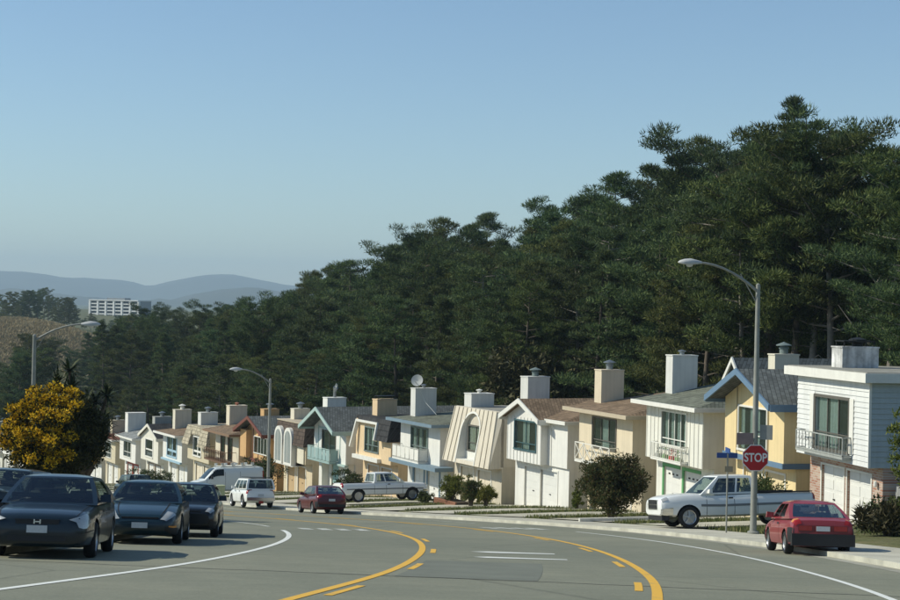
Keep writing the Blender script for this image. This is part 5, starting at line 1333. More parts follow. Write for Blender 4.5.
PICK = dict(cat='pickup truck', wheel_r=0.39, wheels=(-1.75, 1.75), lift=0.06, bed=(-2.68, -0.78, 0.82, 0.75),
    st=[(-2.82, 0.55, 1.0, 0.8), (-2.79, 0.5, 1.16, 0.9), (-2.6, 0.45, 1.2, 0.94), (-0.8, 0.42, 1.19, 0.955), (0.8, 0.4, 1.17, 0.955), (1.3, 0.4, 1.15, 0.95), (2.2, 0.42, 1.08, 0.93), (2.62, 0.44, 1.04, 0.91), (2.76, 0.46, 0.97, 0.88), (2.8, 0.5, 0.9, 0.84)],
    cab=dict(xb0=-0.72, xb1=1.28, xr0=-0.6, xr1=0.52, zb=1.15, zbr=1.17, zr=1.74, wb=0.88, wr=0.72, bulge=0.05),
    side_glass=[((0.08, 0.36), (0.08, 0.40), (0.1, 0.88)), ((0.40, 0.86), (0.45, 0.93), (0.1, 0.88))],
    gaps=(0.05, 1.12, -0.72), handles=(0.22,), mirror_u=0.86, mirror_m=M_white,
    skins=[('headlamp', 2.56, 2.76, 0.62, 0.78, M_lamp), ('tail_lamp', -2.8, -2.7, 0.5, 0.82, M_red), ('side_moulding', -2.5, 2.5, 0.395, 0.43, M_black), ('front_bumper', 2.45, 2.79, 0.14, 0.36, M_chrome)],
    boxes=[('rear_bumper', (-2.92, -2.76, -0.85, 0.85, 0.5, 0.68), M_chrome), ('grille', (2.74, 2.82, -0.5, 0.5, 0.62, 0.88), M_chrome)])
car('parked_pickup', 'white pickup truck with tail to the street parked on the driveway below the peach house', -4.0, 97.6, rad(27) - rad(4), PICK, P_wht, dz=0.12)
RAM = variant(PICK, wheels=(-1.95, 1.98), wheel_r=0.41, bed=(-2.98, -0.78, 0.84, 0.78), rim=M_rim,
    st=[(-3.12, 0.6, 1.05, 0.8), (-3.09, 0.52, 1.25, 0.92), (-2.9, 0.47, 1.3, 0.97), (-0.8, 0.42, 1.28, 0.985), (0.95, 0.4, 1.24, 0.98), (1.5, 0.4, 1.27, 0.965), (2.2, 0.42, 1.25, 0.945), (2.7, 0.44, 1.19, 0.93), (2.93, 0.46, 1.12, 0.91), (3.03, 0.48, 1.05, 0.88), (3.06, 0.52, 0.98, 0.84)],
    cab=dict(xb0=-0.72, xb1=1.5, xr0=-0.58, xr1=0.72, zb=1.23, zbr=1.26, zr=1.92, wb=0.9, wr=0.73, bulge=0.06), lift=0.05,
    gaps=(0.18, 1.28, -0.74), handles=(0.32,),
    skins=[('headlamp', 2.78, 3.0, 0.60, 0.76, M_lamp), ('tail_lamp', -3.1, -3.0, 0.5, 0.82, M_red), ('side_moulding', -2.3, 1.5, 0.40, 0.45, mat('grey_moulding', (0.2, 0.2, 0.19), 0.5)), ('front_bumper', 2.6, 3.05, 0.14, 0.38, M_chrome)],
    boxes=[('rear_bumper', (-3.24, -3.06, -0.85, 0.85, 0.52, 0.72), M_chrome), ('grille', (2.98, 3.08, -0.5, 0.5, 0.7, 1.06), M_chrome), ('grille_bar', (3.081, 3.09, -0.45, 0.45, 0.74, 1.02), M_black), ('grille_cross', (3.091, 3.1, -0.47, 0.47, 0.86, 0.9), M_chrome), ('front_valance', (2.7, 3.0, -0.78, 0.78, 0.3, 0.46), M_black), ('bed_liner', (-2.98, -0.78, 0.845, 0.94, 1.29, 1.325), M_black), ('bed_liner', (-2.98, -0.78, -0.94, -0.845, 1.29, 1.325), M_black)])
car('parked_pickup', 'long white pickup truck standing nose-out beside the stop sign', 10.85, 60.6, math.pi + rad(12), RAM, P_wht, dz=0.0)
car('parked_car', 'dark car parked at the far right-hand kerb before the clipped hedge', -23.4, 118.5, along(118), SUVX, P_green)

# ------------------------------------------------------------------ street furniture
M_pole = mat('galvanised_pole', (0.33, 0.33, 0.29), 0.6, 0.2, 2, 0, 0, 0.3, streak=0.2)
M_head = mat('lamp_head_grey', (0.5, 0.5, 0.48), 0.5, 0.1, 3)
M_lens = mat('lamp_lens', (0.6, 0.62, 0.6), 0.15, 0.05)
def street_lamp(label, x, y, h, adir, arm, rise, lean=0.0):
    t = thing('street_lamp', label, 'street lamp', (x, y, gz(x, y)), adir, 'street lamps along the street')
    MB().lathe([(0.0, 0), (0.2, 0), (0.2, 0.08), (0.12, 0.12), (0.115, 0.5), (0.075, h), (0.0, h + 0.05)], 12).build('pole', M_pole, t, smooth=40)
    pts = [(0, 0, h - 0.25)] + [(arm * u, 0, h - 0.25 + rise * (1 - (1 - u) ** 1.9)) for u in (0.15, 0.3, 0.45, 0.6, 0.75, 0.9, 1.0)]
    MB().tube(pts, [0.05] * 3 + [0.04] * 5, 8).build('arm', M_pole, t, smooth=50)
    MB().bar((0, 0, h - 0.7), (arm * 0.3, 0, pts[3][2] - 0.05), 0.025).build('brace', M_pole, t)
    hb = MB(); n = 12; V = []; S_ = [(0.0, 0.05, 0.05), (0.15, 0.11, 0.09), (0.38, 0.17, 0.14), (0.6, 0.16, 0.12), (0.76, 0.1, 0.07), (0.82, 0.03, 0.02)]
    for q, ry, rz in S_:
        for k in range(n):
            a = 2 * math.pi * k / n; V.append((arm - 0.08 + q, ry * math.cos(a), pts[-1][2] + rz * max(math.sin(a), -0.55)))
    hb.add(V, [(i * n + k, i * n + (k + 1) % n, (i + 1) * n + (k + 1) % n, (i + 1) * n + k) for i in range(len(S_) - 1) for k in range(n)] + [tuple(range(n)), tuple(range(6 * n - 1, 5 * n - 1, -1))])
    o = hb.build('lamp_head', M_head, t, smooth=40)
    MB().lathe([(0.13, 0), (0.1, -0.07), (0.0, -0.1)], 10, at=(arm + 0.34, 0, pts[-1][2] - 0.06)).build('lens', M_lens, o, smooth=60)
    return t
SX, SY = 10.55, 54.5
lampA = street_lamp('tall grey street lamp whose pole carries the stop sign', SX, SY, 8.55, math.pi + rad(8), 2.1, 0.95)
street_lamp('grey street lamp rising behind the white van', -11.3, 101.0, 7.9, math.pi + rad(20), 1.9, 0.85)
street_lamp('grey street lamp rising behind the yellow-flowering tree', -17.6, 67.5, 7.35, rad(8), 2.0, 0.75)

M_sred = mat('sign_red', (0.42, 0.02, 0.025), 0.45, 0.08, 4)
M_swht = mat('sign_white', (0.75, 0.75, 0.73), 0.5, 0.03, 4)
M_sgrey = mat('sign_back', (0.26, 0.27, 0.26), 0.5, 0.15, 3, 0, 0, 0.5)
def text_mesh(s, size):
    c = bpy.data.curves.new('t', 'FONT'); c.body = s; c.size = size; c.align_x = 'CENTER'; c.align_y = 'CENTER'; c.extrude = 0.002; c.offset = 0.008
    o = bpy.data.objects.new('t', c); COL.objects.link(o)
    dg = bpy.context.evaluated_depsgraph_get(); dg.update()
    me = bpy.data.meshes.new_from_object(o.evaluated_get(dg)); bpy.data.objects.remove(o); return me
pz = gz(SX, SY)
st_ = thing('stop_sign', 'red octagonal stop sign with white lettering strapped to the street lamp pole', 'road sign', (SX, SY - 0.13, pz + 2.62), rad(4))
def octa(r, y0, y1): return MB().prism_y([(r * math.cos(rad(22.5 + 45 * k)), r * math.sin(rad(22.5 + 45 * k))) for k in range(8)], y0, y1)
octa(0.485, -0.012, 0.0).build('rim', M_swht, st_)
octa(0.455, -0.018, -0.0125).build('plate', M_sred, st_)
tm = text_mesh('STOP', 0.36); tm.materials.clear(); tm.materials.append(M_swht)
to = link('lettering', tm, st_); to.rotation_euler = (rad(90), 0, 0); to.location = (0, -0.0215, 0); to.scale = (0.92, 1.15, 1)
MB().box(-0.03, 0.03, 0.001, 0.06, -0.3, 0.3).build('bracket', M_metal, st_)
ps = thing('traffic_plate', 'small maroon-grey plate above the stop sign, left of the pole', 'road sign', (SX - 0.36, SY - 0.14, pz + 3.27), rad(6))
MB().box(-0.3, 0.28, -0.01, 0, -0.2, 0.2).build('plate', mat('maroon_grey', (0.27, 0.2, 0.19), 0.5, 0.2, 4), ps); MB().box(-0.2, 0.34, 0.001, 0.05, -0.03, 0.03).build('bracket', M_metal, ps)
ps = thing('traffic_plate', 'small grey plate above the stop sign, right of the pole', 'road sign', (SX + 0.36, SY - 0.1, pz + 3.5), rad(-24))
MB().box(-0.22, 0.22, -0.01, 0, -0.25, 0.25).build('plate', M_sgrey, ps); MB().box(-0.3, 0.1, 0.001, 0.05, -0.03, 0.03).build('bracket', M_metal, ps)
nx2, ny2 = 9.75, 55.2
ns = thing('street_name_sign', 'thin post with blue street name blade and small tan plate beside the stop sign', 'street sign', (nx2, ny2, gz(nx2, ny2)), rad(2))
MB().tube([(0, 0, -0.2), (0, 0, 2.75)], 0.03, 8).build('post', M_pole, ns)
MB().box(-0.38, 0.34, -0.015, 0.015, 2.6, 2.78).build('blade', mat('sign_blue', (0.03, 0.08, 0.26), 0.45, 0.08, 4), ns)
MB().box(-0.015, 0.015, -0.36, 0.36, 2.785, 2.95).build('blade', mat('sign_blue', (0.03, 0.08, 0.26), 0.45, 0.08, 4), ns)
MB().box(-0.1, 0.18, -0.04, -0.031, 2.12, 2.32).build('plate', mat('tan_plate', (0.3, 0.26, 0.18), 0.6, 0.2), ns)

# green utility cabinet and hydrant on the verge
ux, uy = -15.3, 107.6
ub = thing('utility_cabinet', 'pale green utility cabinet on the verge by the van', 'utility box', (ux, uy, gz(ux, uy)), rad(27))
MB().box(-0.28, 0.28, -0.25, 0.25, -0.1, 0.95).build('cabinet', mat('cabinet_green', (0.42, 0.46, 0.27), 0.6, 0.2, 2), ub); MB().box(-0.31, 0.31, -0.28, 0.28, 0.951, 1.0).build('lid', mat('cabinet_green', (0.42, 0.46, 0.27)), ub)
for k in (-0.13, 0.13): MB().box(k - 0.115, k + 0.115, -0.27, -0.251, 0.1, 0.88).build('door', mat('cabinet_green', (0.42, 0.46, 0.27)), ub)
hx, hy = -5.0, 89.0
hx, hy = at_s(s_of_y(83.5), 8.75)
hd = thing('fire_hydrant', 'short red and white fire hydrant by the maroon hatchback', 'hydrant', (hx, hy, float(base(hx, hy)) + 0.13), 0)
MB().lathe([(0, 0), (0.17, 0), (0.17, 0.05), (0.11, 0.07), (0.11, 0.5), (0.14, 0.52), (0.14, 0.56), (0.1, 0.62), (0.04, 0.7), (0, 0.72)], 14).build('barrel', mat('hydrant_white', (0.6, 0.55, 0.5), 0.6), hd, smooth=40)
MB().lathe([(0, -0.2), (0.07, -0.2), (0.07, 0.2), (0, 0.2)], 10, axis='x', at=(0, 0, 0.42)).build('outlet', mat('hydrant_red', (0.4, 0.05, 0.04), 0.6), hd)
MB().lathe([(0.05, -0.22), (0.09, -0.22), (0.09, -0.1)], 10, axis='y', at=(0, 0, 0.35)).build('outlet', mat('hydrant_red', (0.4, 0.05, 0.04), 0.6), hd)

# low side fence right of the brick garage house
th0 = heading(0); hx0, hy0 = near[0]
fx, fy = hx0 + math.sin(th0) * 0.15, hy0 - math.cos(th0) * 0.15
fc = thing('side_fence', 'grey board fence closing the gap beside the brick garage house', 'fence', (fx, fy, gz(fx + 1, fy)), th0 - math.pi / 2)
M_fence = mat('grey_boards', (0.33, 0.33, 0.31), 0.85, 0.25, 3, streak=0.25)
for k in range(9): MB().box(0.22 * k + 0.1, 0.22 * k + 0.305, 1.0, 1.03, -0.3, 1.5 + 0.02 * (k % 3)).build('board', M_fence, fc)
for z in (0.3, 1.2): MB().box(0.05, 2.2, 1.031, 1.08, z, z + 0.09).build('rail', M_fence, fc)

# ------------------------------------------------------------------ plants
nr = np.random.default_rng(5)
def tufts(C, Rr, n, length, width, up=0.5, flat_=0.6, rng=nr, spread=1.0):
    """n blades in each flattened clump: narrow triangles that point outwards and up"""
    C = np.asarray(C, float); K = len(C)
    d = rng.normal(size=(K, n, 3)); d /= np.linalg.norm(d, axis=2)[..., None]
    r = rng.random((K, n, 1)) ** 0.45
    off = d * r * np.asarray(Rr, float).reshape(K, 1, 1); off[..., 2] *= flat_
    P = C[:, None, :] + off
    dr = d * 0.8 + rng.normal(size=(K, n, 3)) * 0.5 * spread; dr[..., 2] += up
    dr /= np.linalg.norm(dr, axis=2)[..., None]
    L = length * (0.6 + 0.8 * rng.random((K, n, 1))); W = width * (0.6 + 0.8 * rng.random((K, n, 1)))
    sd = np.cross(dr, rng.normal(size=(K, n, 3))); sd /= np.linalg.norm(sd, axis=2)[..., None] + 1e-9
    a = P - sd * W - dr * L * 0.3; b = P + sd * W - dr * L * 0.3; c = P + dr * L * 0.8
    V = np.stack([a, b, c], 2).reshape(-1, 3)
    return V, np.arange(len(V)).reshape(-1, 3)

M_bark = mat('conifer_bark', (0.13, 0.105, 0.08), 0.95, 0.35, 2.0, 0.5, 12)
M_bark_pale = mat('pale_bark', (0.26, 0.23, 0.19), 0.95, 0.35, 2.0, 0.5, 12)
L_pine = leaf_mat('pine_needles', (0.018, 0.038, 0.018), (0.055, 0.09, 0.034), (0.15, 0.19, 0.06), 0.28)
L_cyp = leaf_mat('cypress_needles', (0.022, 0.038, 0.013), (0.072, 0.095, 0.028), (0.19, 0.2, 0.056), 0.28)
L_brn = leaf_mat('olive_brown_leaves', (0.03, 0.03, 0.012), (0.065, 0.06, 0.022), (0.12, 0.095, 0.04))

def conifer_proto(seed, H, kind):
    g = np.random.default_rng(seed); r_ = random.Random(seed)
    lean = (r_.uniform(-0.03, 0.03), r_.uniform(-0.03, 0.03))
    tr = MB(); N = 9
    ctr = lambda z: (lean[0] * z + 0.25 * math.sin(z * 0.25 + seed), lean[1] * z + 0.22 * math.cos(z * 0.21 + seed), z)
    r0 = H * 0.017
    tr.tube([ctr(H * k / (N - 1) * 0.97 - (0.6 if k == 0 else 0)) for k in range(N)], [r0 * (1.25 if k == 0 else 1) * (1 - 0.93 * k / (N - 1)) for k in range(N)], 7)
    C = []; Rr = []
    if kind == 'spire': nb, z0 = 60, 0.12
    elif kind == 'tall': nb, z0 = 40, 0.40
    elif kind == 'umbrella': nb, z0 = 36, 0.5
    elif kind == 'broken': nb, z0 = 26, 0.46
    else: nb, z0 = 52, 0.14            # bushy
    for k in range(nb):
        u = (k + r_.random()) / nb; z = H * lerp(z0, 0.99, u)
        if kind == 'spire': L = H * 0.2 * (1 - u) ** 0.75 + 0.35
        elif kind == 'tall': L = H * 0.21 * (0.55 + 0.75 * math.sin(math.pi * min(1, u * 0.95 + 0.1)) ) * (1 - 0.75 * u ** 3)
        elif kind == 'umbrella': L = H * 0.27 * (0.4 + 0.75 * u) * (1 - 0.45 * u ** 6)
        elif kind == 'broken': L = H * 0.2 * (0.5 + 0.6 * r_.random())
        else: L = H * 0.25 * math.sqrt(max(0.02, 1 - (1.15 * u - 0.15) ** 2)) + 0.3
        L *= r_.uniform(0.62, 1.22)
        az = k * 2.39996 + r_.uniform(-0.5, 0.5)
        upf = {'spire': 0.12, 'tall': 0.32, 'umbrella': 0.5, 'broken': 0.3}.get(kind, 0.35) * r_.uniform(0.4, 1.4)
        b = Vector(ctr(z)); d = Vector((math.cos(az), math.sin(az), 0))
        mid = b + d * L * 0.55 + Vector((0, 0, L * upf * 0.35)); tip = b + d * L + Vector((r_.uniform(-.2, .2) * L, r_.uniform(-.2, .2) * L, L * upf))
        if L > 1.0: tr.tube([b, mid, tip], [max(0.03, r0 * 0.22 * (1 - u * 0.6)), 0.045, 0.015], 4, cap=False)
        m = max(2, int(L * 1.35))
        for q in range(m):
            t = lerp(0.38, 1.0, (q + r_.random() * 0.7) / m); p = b.lerp(mid, t / 0.55) if t < 0.55 else mid.lerp(tip, (t - 0.55) / 0.45)
            sd = Vector((-d.y, d.x, 0)) * r_.uniform(-1, 1) * L * 0.24 * t
            C.append(tuple(p + sd + Vector((0, 0, r_.uniform(-0.1, 0.35))))); Rr.append(r_.uniform(0.6, 1.1) * (0.75 if kind == 'spire' else 1.0))
    C.append(ctr(H)); Rr.append(0.6)
    C = np.array(C); Rr = np.array(Rr)
    V, F = tufts(C, Rr, 200, 0.29, 0.033, up=0.75, flat_=0.42, rng=g)
    # dead bare limbs under the crown
    for k in range({'tall': 7, 'umbrella': 8, 'broken': 12}.get(kind, 2)):
        z = H * r_.uniform(0.12, z0 + 0.1); az = r_.random() * 6.28; L = r_.uniform(0.8, 2.8); b = Vector(ctr(z))
        tr.tube([b, b + Vector((math.cos(az) * L * 0.6, math.sin(az) * L * 0.6, L * r_.uniform(-0.15, 0.3))), b + Vector((math.cos(az + 0.3) * L, math.sin(az + 0.3) * L, L * r_.uniform(-0.2, 0.7)))], [0.04, 0.028, 0.008], 4, cap=False)
    return tr, V, F
protos = []
for seed, H, kind, lf, bk, words in (
        (1, 21, 'tall', L_pine, M_bark_pale, 'tall bare-trunked dark pine with ragged crown'),
        (2, 22, 'bushy', L_cyp, M_bark, 'full dark cypress clothed nearly to the ground'),
        (3, 20, 'umbrella', L_cyp, M_bark_pale, 'flat-topped cypress with upswept limbs on bare trunk'),
        (4, 22, 'spire', L_pine, M_bark, 'narrow pointed dark conifer'),
        (5, 23, 'tall', L_cyp, M_bark, 'tall olive-green pine with an open tiered crown'),
        (6, 19, 'bushy', L_pine, M_bark, 'rounded blue-green conifer with dense crown'),
        (7, 20, 'broken', L_pine, M_bark_pale, 'thin half-bare pine with broken limbs showing'),
        (8, 21, 'umbrella', L_pine, M_bark, 'broad dark pine spreading at the top')):
    tr, V, F = conifer_proto(seed, H, kind)
    me_t = tr.mesh('trunk', bk, 60); me_c = tri_mesh('crown', V, F, lf)
    protos.append((me_t, me_c, H, words))
def plant_tree(k, x, y, h, rot, where, group, dz=0.0, zground=None):
    me_t, me_c, H, words = protos[k]
    z = gz(x, y) if zground is None else zground
    t = thing('conifer_tree', words + ' ' + where, 'tree', (x, y, z + dz), rot, group)
    s = h / H; wv = s * rnd.uniform(0.92, 1.15)
    t.scale = (wv, wv, s)
    link('trunk', me_t, t); link('crown', me_c, t)
    return t
# the wood behind the houses; crown tops follow the skyline, rising to the right
def roww(i):
    """point and inward normal along the house row, i in lots"""
    j = int(np.clip(math.floor(i), 0, len(near) - 2)); f = i - j
    a, b = near[j], near[j + 1]
    p = (lerp(a[0], b[0], f), lerp(a[1], b[1], f)); d = Vector((b[0] - a[0], b[1] - a[1])).normalized()
    return p, (d.y, -d.x)
SKY = [(-300, 354), (0, 352), (20, 346), (42, 337), (70, 340), (84, 322), (100, 318), (130, 312), (190, 308), (235, 303), (262, 294), (300, 283), (335, 266), (352, 262), (372, 258), (395, 238), (412, 236), (440, 232), (470, 216), (520, 210), (560, 216), (590, 190), (640, 166), (690, 150), (730, 142), (770, 132), (800, 122), (835, 116), (868, 128), (885, 160), (960, 150), (1200, 120)]
SKX = [p[0] for p in SKY]; SKV = [p[1] for p in SKY]
def want_height(x, y, z, slack):
    """tree height that brings the crown to the skyline seen over the street"""
    u, = (x / y,); px = 450 + 1590 * u
    sy = float(np.interp(px, SKX, SKV)) - 0.0209 * (px - 450) + slack
    return (305.4 - sy) / 1590 * y - z
SHORT = ['brick-garage house', 'yellow gabled house', 'green-doored batten house', 'cross-lattice house', 'white bay house', 'ribbed mansard house', 'blue-fascia house', 'peach house', 'teal-trimmed house', 'arched-window house', 'half-timbered house', 'brown-balcony house', 'khaki house', 'light-blue-trimmed house', 'curved-gable house', 'tall-chimney white house'] + ['farthest houses'] * 9
def below(x, y):
    return SHORT[int(np.argmin([abs((a + 0.5) / b - 0.02 - x / y) for a, b in near]))]
def right_gap(j, row, u):
    # open ground between the tallest pines where sky shows through, and a thinner wood behind them
    if 0.246 < u < 0.292: return True
    if j < 3 and row >= 4 and rt.random() < 0.55: return True
    if j < 3.5 and row <= 1 and rt.random() < 0.35: return True
    return False
count = 0
rt = random.Random(23)
for row, (d0, step, slack) in enumerate(((19, 0.72, 62), (24, 0.66, 38), (30, 0.6, 16), (37, 0.62, 6), (45, 0.75, 0), (56, 0.9, 4))):
    i = -3.5 + 0.3 * row
    while i < 23.5:
        j = i + rt.uniform(-0.25, 0.25)
        if j >= 0: p, n_ = roww(j)
        else:
            p0, n_ = roww(0.01); d = (-n_[1], n_[0]); p = (p0[0] - d[0] * 7.8 * j * -1 * -1 if False else p0[0] + 0.2 * 7.8 * -j, p0[1] + 7.6 * j)
        dd = d0 + rt.uniform(-2.2, 2.2)
        x, y = p[0] + n_[0] * dd, p[1] + n_[1] * dd
        i += step * rt.uniform(0.85, 1.25)
        if x / y > 0.315 or x / y < -0.30: continue
        if right_gap(j, row, x / y): continue
        z = gz(x, y); h = want_height(x, y, z, (slack if j > 4.5 else slack * 0.35) + (rt.uniform(-5, 30) if row < 2 else rt.choice((-6, 0, 5, 12, 22, 34, 46)) + rt.uniform(0, 8)))
        h = max(8.5, min(h, 30))
        right = j < 5
        if row < 2: k = rt.choice([1, 5, 1, 6, 3, 0] if not right else [0, 6, 7, 2, 4, 0])
        elif right: k = rt.choice([0, 2, 4, 7, 0, 2, 7, 4, 6])
        else: k = rt.choice([0, 1, 3, 4, 5, 7, 3, 1, 5])
        if 3 <= row <= 4 and 4.5 < j < 11 and rt.random() < 0.3: k = 3; h += 1.6
        plant_tree(k, x, y, h, rt.random() * 6.28, 'behind the ' + below(x, y), 'conifers in the wood behind the houses')
        count += 1
for (u, y, top, k) in ((0.288, 96, 168, 6), (0.302, 92, 178, 2), (0.258, 104, 255, 5), (0.275, 100, 290, 1), (0.236, 101, 150, 2), (0.214, 103, 152, 7), (0.196, 106, 150, 4), (0.31, 70, 235, 0)):
    x = u * y; z = gz(x, y); plant_tree(k, x, y, (305.4 - (top - 0.0209 * 1590 * u)) / 1590 * y - z, k * 1.3, 'at the open gap in the wood', 'conifers round the open gap')
# wood running on down the valley
for q in range(95):
    y = rt.uniform(190, 430); x = rt.uniform(-0.33, -0.02) * y
    if float(offset(np.array([x]), np.array([y]))[0]) < 45: continue
    z = gz(x, y); h = max(7, min(want_height(x, y, z, rt.uniform(2, 30)), 26))
    plant_tree(rt.choice([1, 5, 7, 4, 3]), x, y, h, rt.random() * 6.28, 'in the valley wood', 'conifers of the valley wood'); count += 1
# trees beyond the street's end on the left and the dark ridge on the far side
for q in range(26):
    y = rt.uniform(235, 400); x = rt.uniform(-0.335, -0.255) * y
    z = gz(x, y); h = max(5, min(want_height(x, y, z, rt.uniform(0, 45)), 18))
    plant_tree(rt.choice([1, 5, 7, 2]), x, y, h, rt.random() * 6.28, 'beyond the end of the street', 'conifers beyond the end of the street'); count += 1
RID = [(-60, 290), (0, 294), (12, 288), (22, 292), (32, 287), (44, 286), (55, 296), (62, 289), (72, 297), (82, 312), (120, 316), (190, 318)]
for q in range(52):
    px = -30 + q * 4.1 + rt.uniform(-3, 3); y = rt.uniform(690, 830); x = (px - 450) / 1590 * y
    z = gz(x, y); sy = float(np.interp(px, [a for a, b in RID], [b for a, b in RID])) - 0.0209 * (px - 450)
    h = max(6, min((305.4 - sy - rt.uniform(0, 10)) / 1590 * y - z, 24))
    plant_tree(rt.choice([1, 5, 7, 1]), x, y, h, rt.random() * 6.28, 'on the far ridge', 'dark trees on the far ridge'); count += 1
print('trees', count)

def bush(name, label, x, y, rx, h, lf, n=40, clumps=60, stem=True, group=None, length=0.16, width=0.035, flat_=0.8, cat='bush', seed=1, zoff=0.0, wild=0.15):
    g = np.random.default_rng(seed); t = thing(name, label, cat, (x, y, gz(x, y) + zoff), 0, group)
    d = g.normal(size=(clumps, 3)); d /= np.linalg.norm(d, axis=1)[:, None]
    r = g.random((clumps, 1)) ** 0.4 * (1 + wild * g.normal(size=(clumps, 1)))
    C = d * r * [rx, rx, h * 0.42] + [0, 0, h * 0.55]
    V, F = tufts(C, np.full(clumps, rx * 0.3), n, length, width, up=0.4, flat_=flat_, rng=g)
    link('foliage', tri_mesh('foliage', V, F, lf), t)
    if stem:
        s = MB()
        for k in range(4):
            a = k * 1.6 + 0.3; s.tube([(0.05 * math.cos(a), 0.05 * math.sin(a), -0.15), (rx * 0.2 * math.cos(a), rx * 0.2 * math.sin(a), h * 0.3), (rx * 0.5 * math.cos(a), rx * 0.5 * math.sin(a), h * 0.7)], [0.06, 0.045, 0.015], 5)
        s.build('stem', M_bark, t)
    return t
L_bush = leaf_mat('dark_bush_leaves', (0.035, 0.055, 0.02), (0.08, 0.105, 0.032), (0.17, 0.13, 0.05), 0.35)
L_lit = leaf_mat('bright_bush_leaves', (0.06, 0.085, 0.015), (0.14, 0.165, 0.03), (0.26, 0.26, 0.05), 0.3)
L_hedge = leaf_mat('hedge_leaves', (0.02, 0.035, 0.012), (0.05, 0.07, 0.02), (0.10, 0.11, 0.03), 0.2)
def px_at(px, y): return (px - 450) / 1590 * y
bush('round_bush', 'round dark red-green bush on the verge below the cross-lattice balcony', px_at(612, 71) + 0.15, 71, 1.35, 2.75, L_bush, n=90, clumps=260, seed=3, length=0.12)
bush('clipped_shrub', 'yellow-green globe shrub on brick planter by the mansard house', px_at(456, 95), 95, 0.75, 1.55, L_lit, clumps=70, seed=4, zoff=0.25)
bush('clipped_shrub', 'dark upright oval shrub before the mansard house', px_at(475, 92), 92, 0.62, 1.75, L_bush, clumps=70, seed=5)
bush('clipped_shrub', 'small spiky yellow-green shrub before the mansard garage', px_at(490, 91.5), 91.5, 0.5, 1.2, L_lit, clumps=40, seed=6, length=0.3)
bush('clipped_shrub', 'low grey-green plant at the blue-trimmed garage', px_at(431, 97), 97, 0.55, 0.75, L_hedge, clumps=36, seed=7)
bush('clipped_shrub', 'green shrub standing between the white van and the tan house', px_at(264, 122), 122, 1.6, 2.7, L_hedge, clumps=80, seed=8, length=0.25)
bush('clipped_shrub', 'green shrub by the pale yellow garage above the pickup bed', px_at(768, 66), 66, 1.0, 1.7, L_hedge, clumps=70, seed=9, zoff=0.1)
bush('clipped_shrub', 'yellow flowering shrub beside the white garage', px_at(581, 89), 89, 0.35, 1.3, L_lit, clumps=24, seed=10)
bush('clipped_shrub', 'tall leafy shrub at the frame edge by the lap-sided wall', px_at(918, 52), 52, 0.8, 4.6, L_lit, clumps=80, seed=11)
bush('clipped_shrub', 'dry brown-green bush below the side fence', px_at(892, 52), 52, 0.9, 1.0, L_brn, clumps=60, seed=12, length=0.3)
bush('clipped_shrub', 'dark round shrub against the khaki house garage', px_at(213, 135), 135, 0.8, 1.4, L_hedge, clumps=40, seed=13)
def hedge(label, cx, cy, L, W, h, rz, lf, seed, zoff=0):
    g = np.random.default_rng(seed); t = thing('hedge', label, 'hedge', (cx, cy, gz(cx, cy) + zoff), rz)
    n = int(L * W * h * 16) + 20; C = (g.random((n, 3)) - [0.5, 0.5, 0]) * [L, W, h]
    V, F = tufts(C, np.full(n, 0.24), 34, 0.13, 0.035, up=0.3, flat_=0.8, rng=g)
    link('foliage', tri_mesh('foliage', V, F, lf), t)
    s = MB()
    for k in range(int(L / 0.6) + 1): s.tube([(-L / 2 + 0.3 + k * 0.6, 0, -0.2), (-L / 2 + 0.34 + k * 0.6, 0.02, h * 0.7)], [0.04, 0.02], 5)
    s.build('stem', M_bark, t)
hedge('two-tiered clipped green hedge in front of the teal-trimmed house', px_at(352, 114), 114, 3.4, 1.2, 1.7, rad(-63), L_hedge, 20)
hedge('long clipped hedge in front of the far white houses', px_at(155, 140), 140, 4.5, 1.2, 1.7, rad(-25), L_hedge, 21)
hedge('dark clipped hedge beside the brick garage house', px_at(888, 54.5), 54.5, 2.2, 0.8, 1.15, rad(-40), L_hedge, 22)

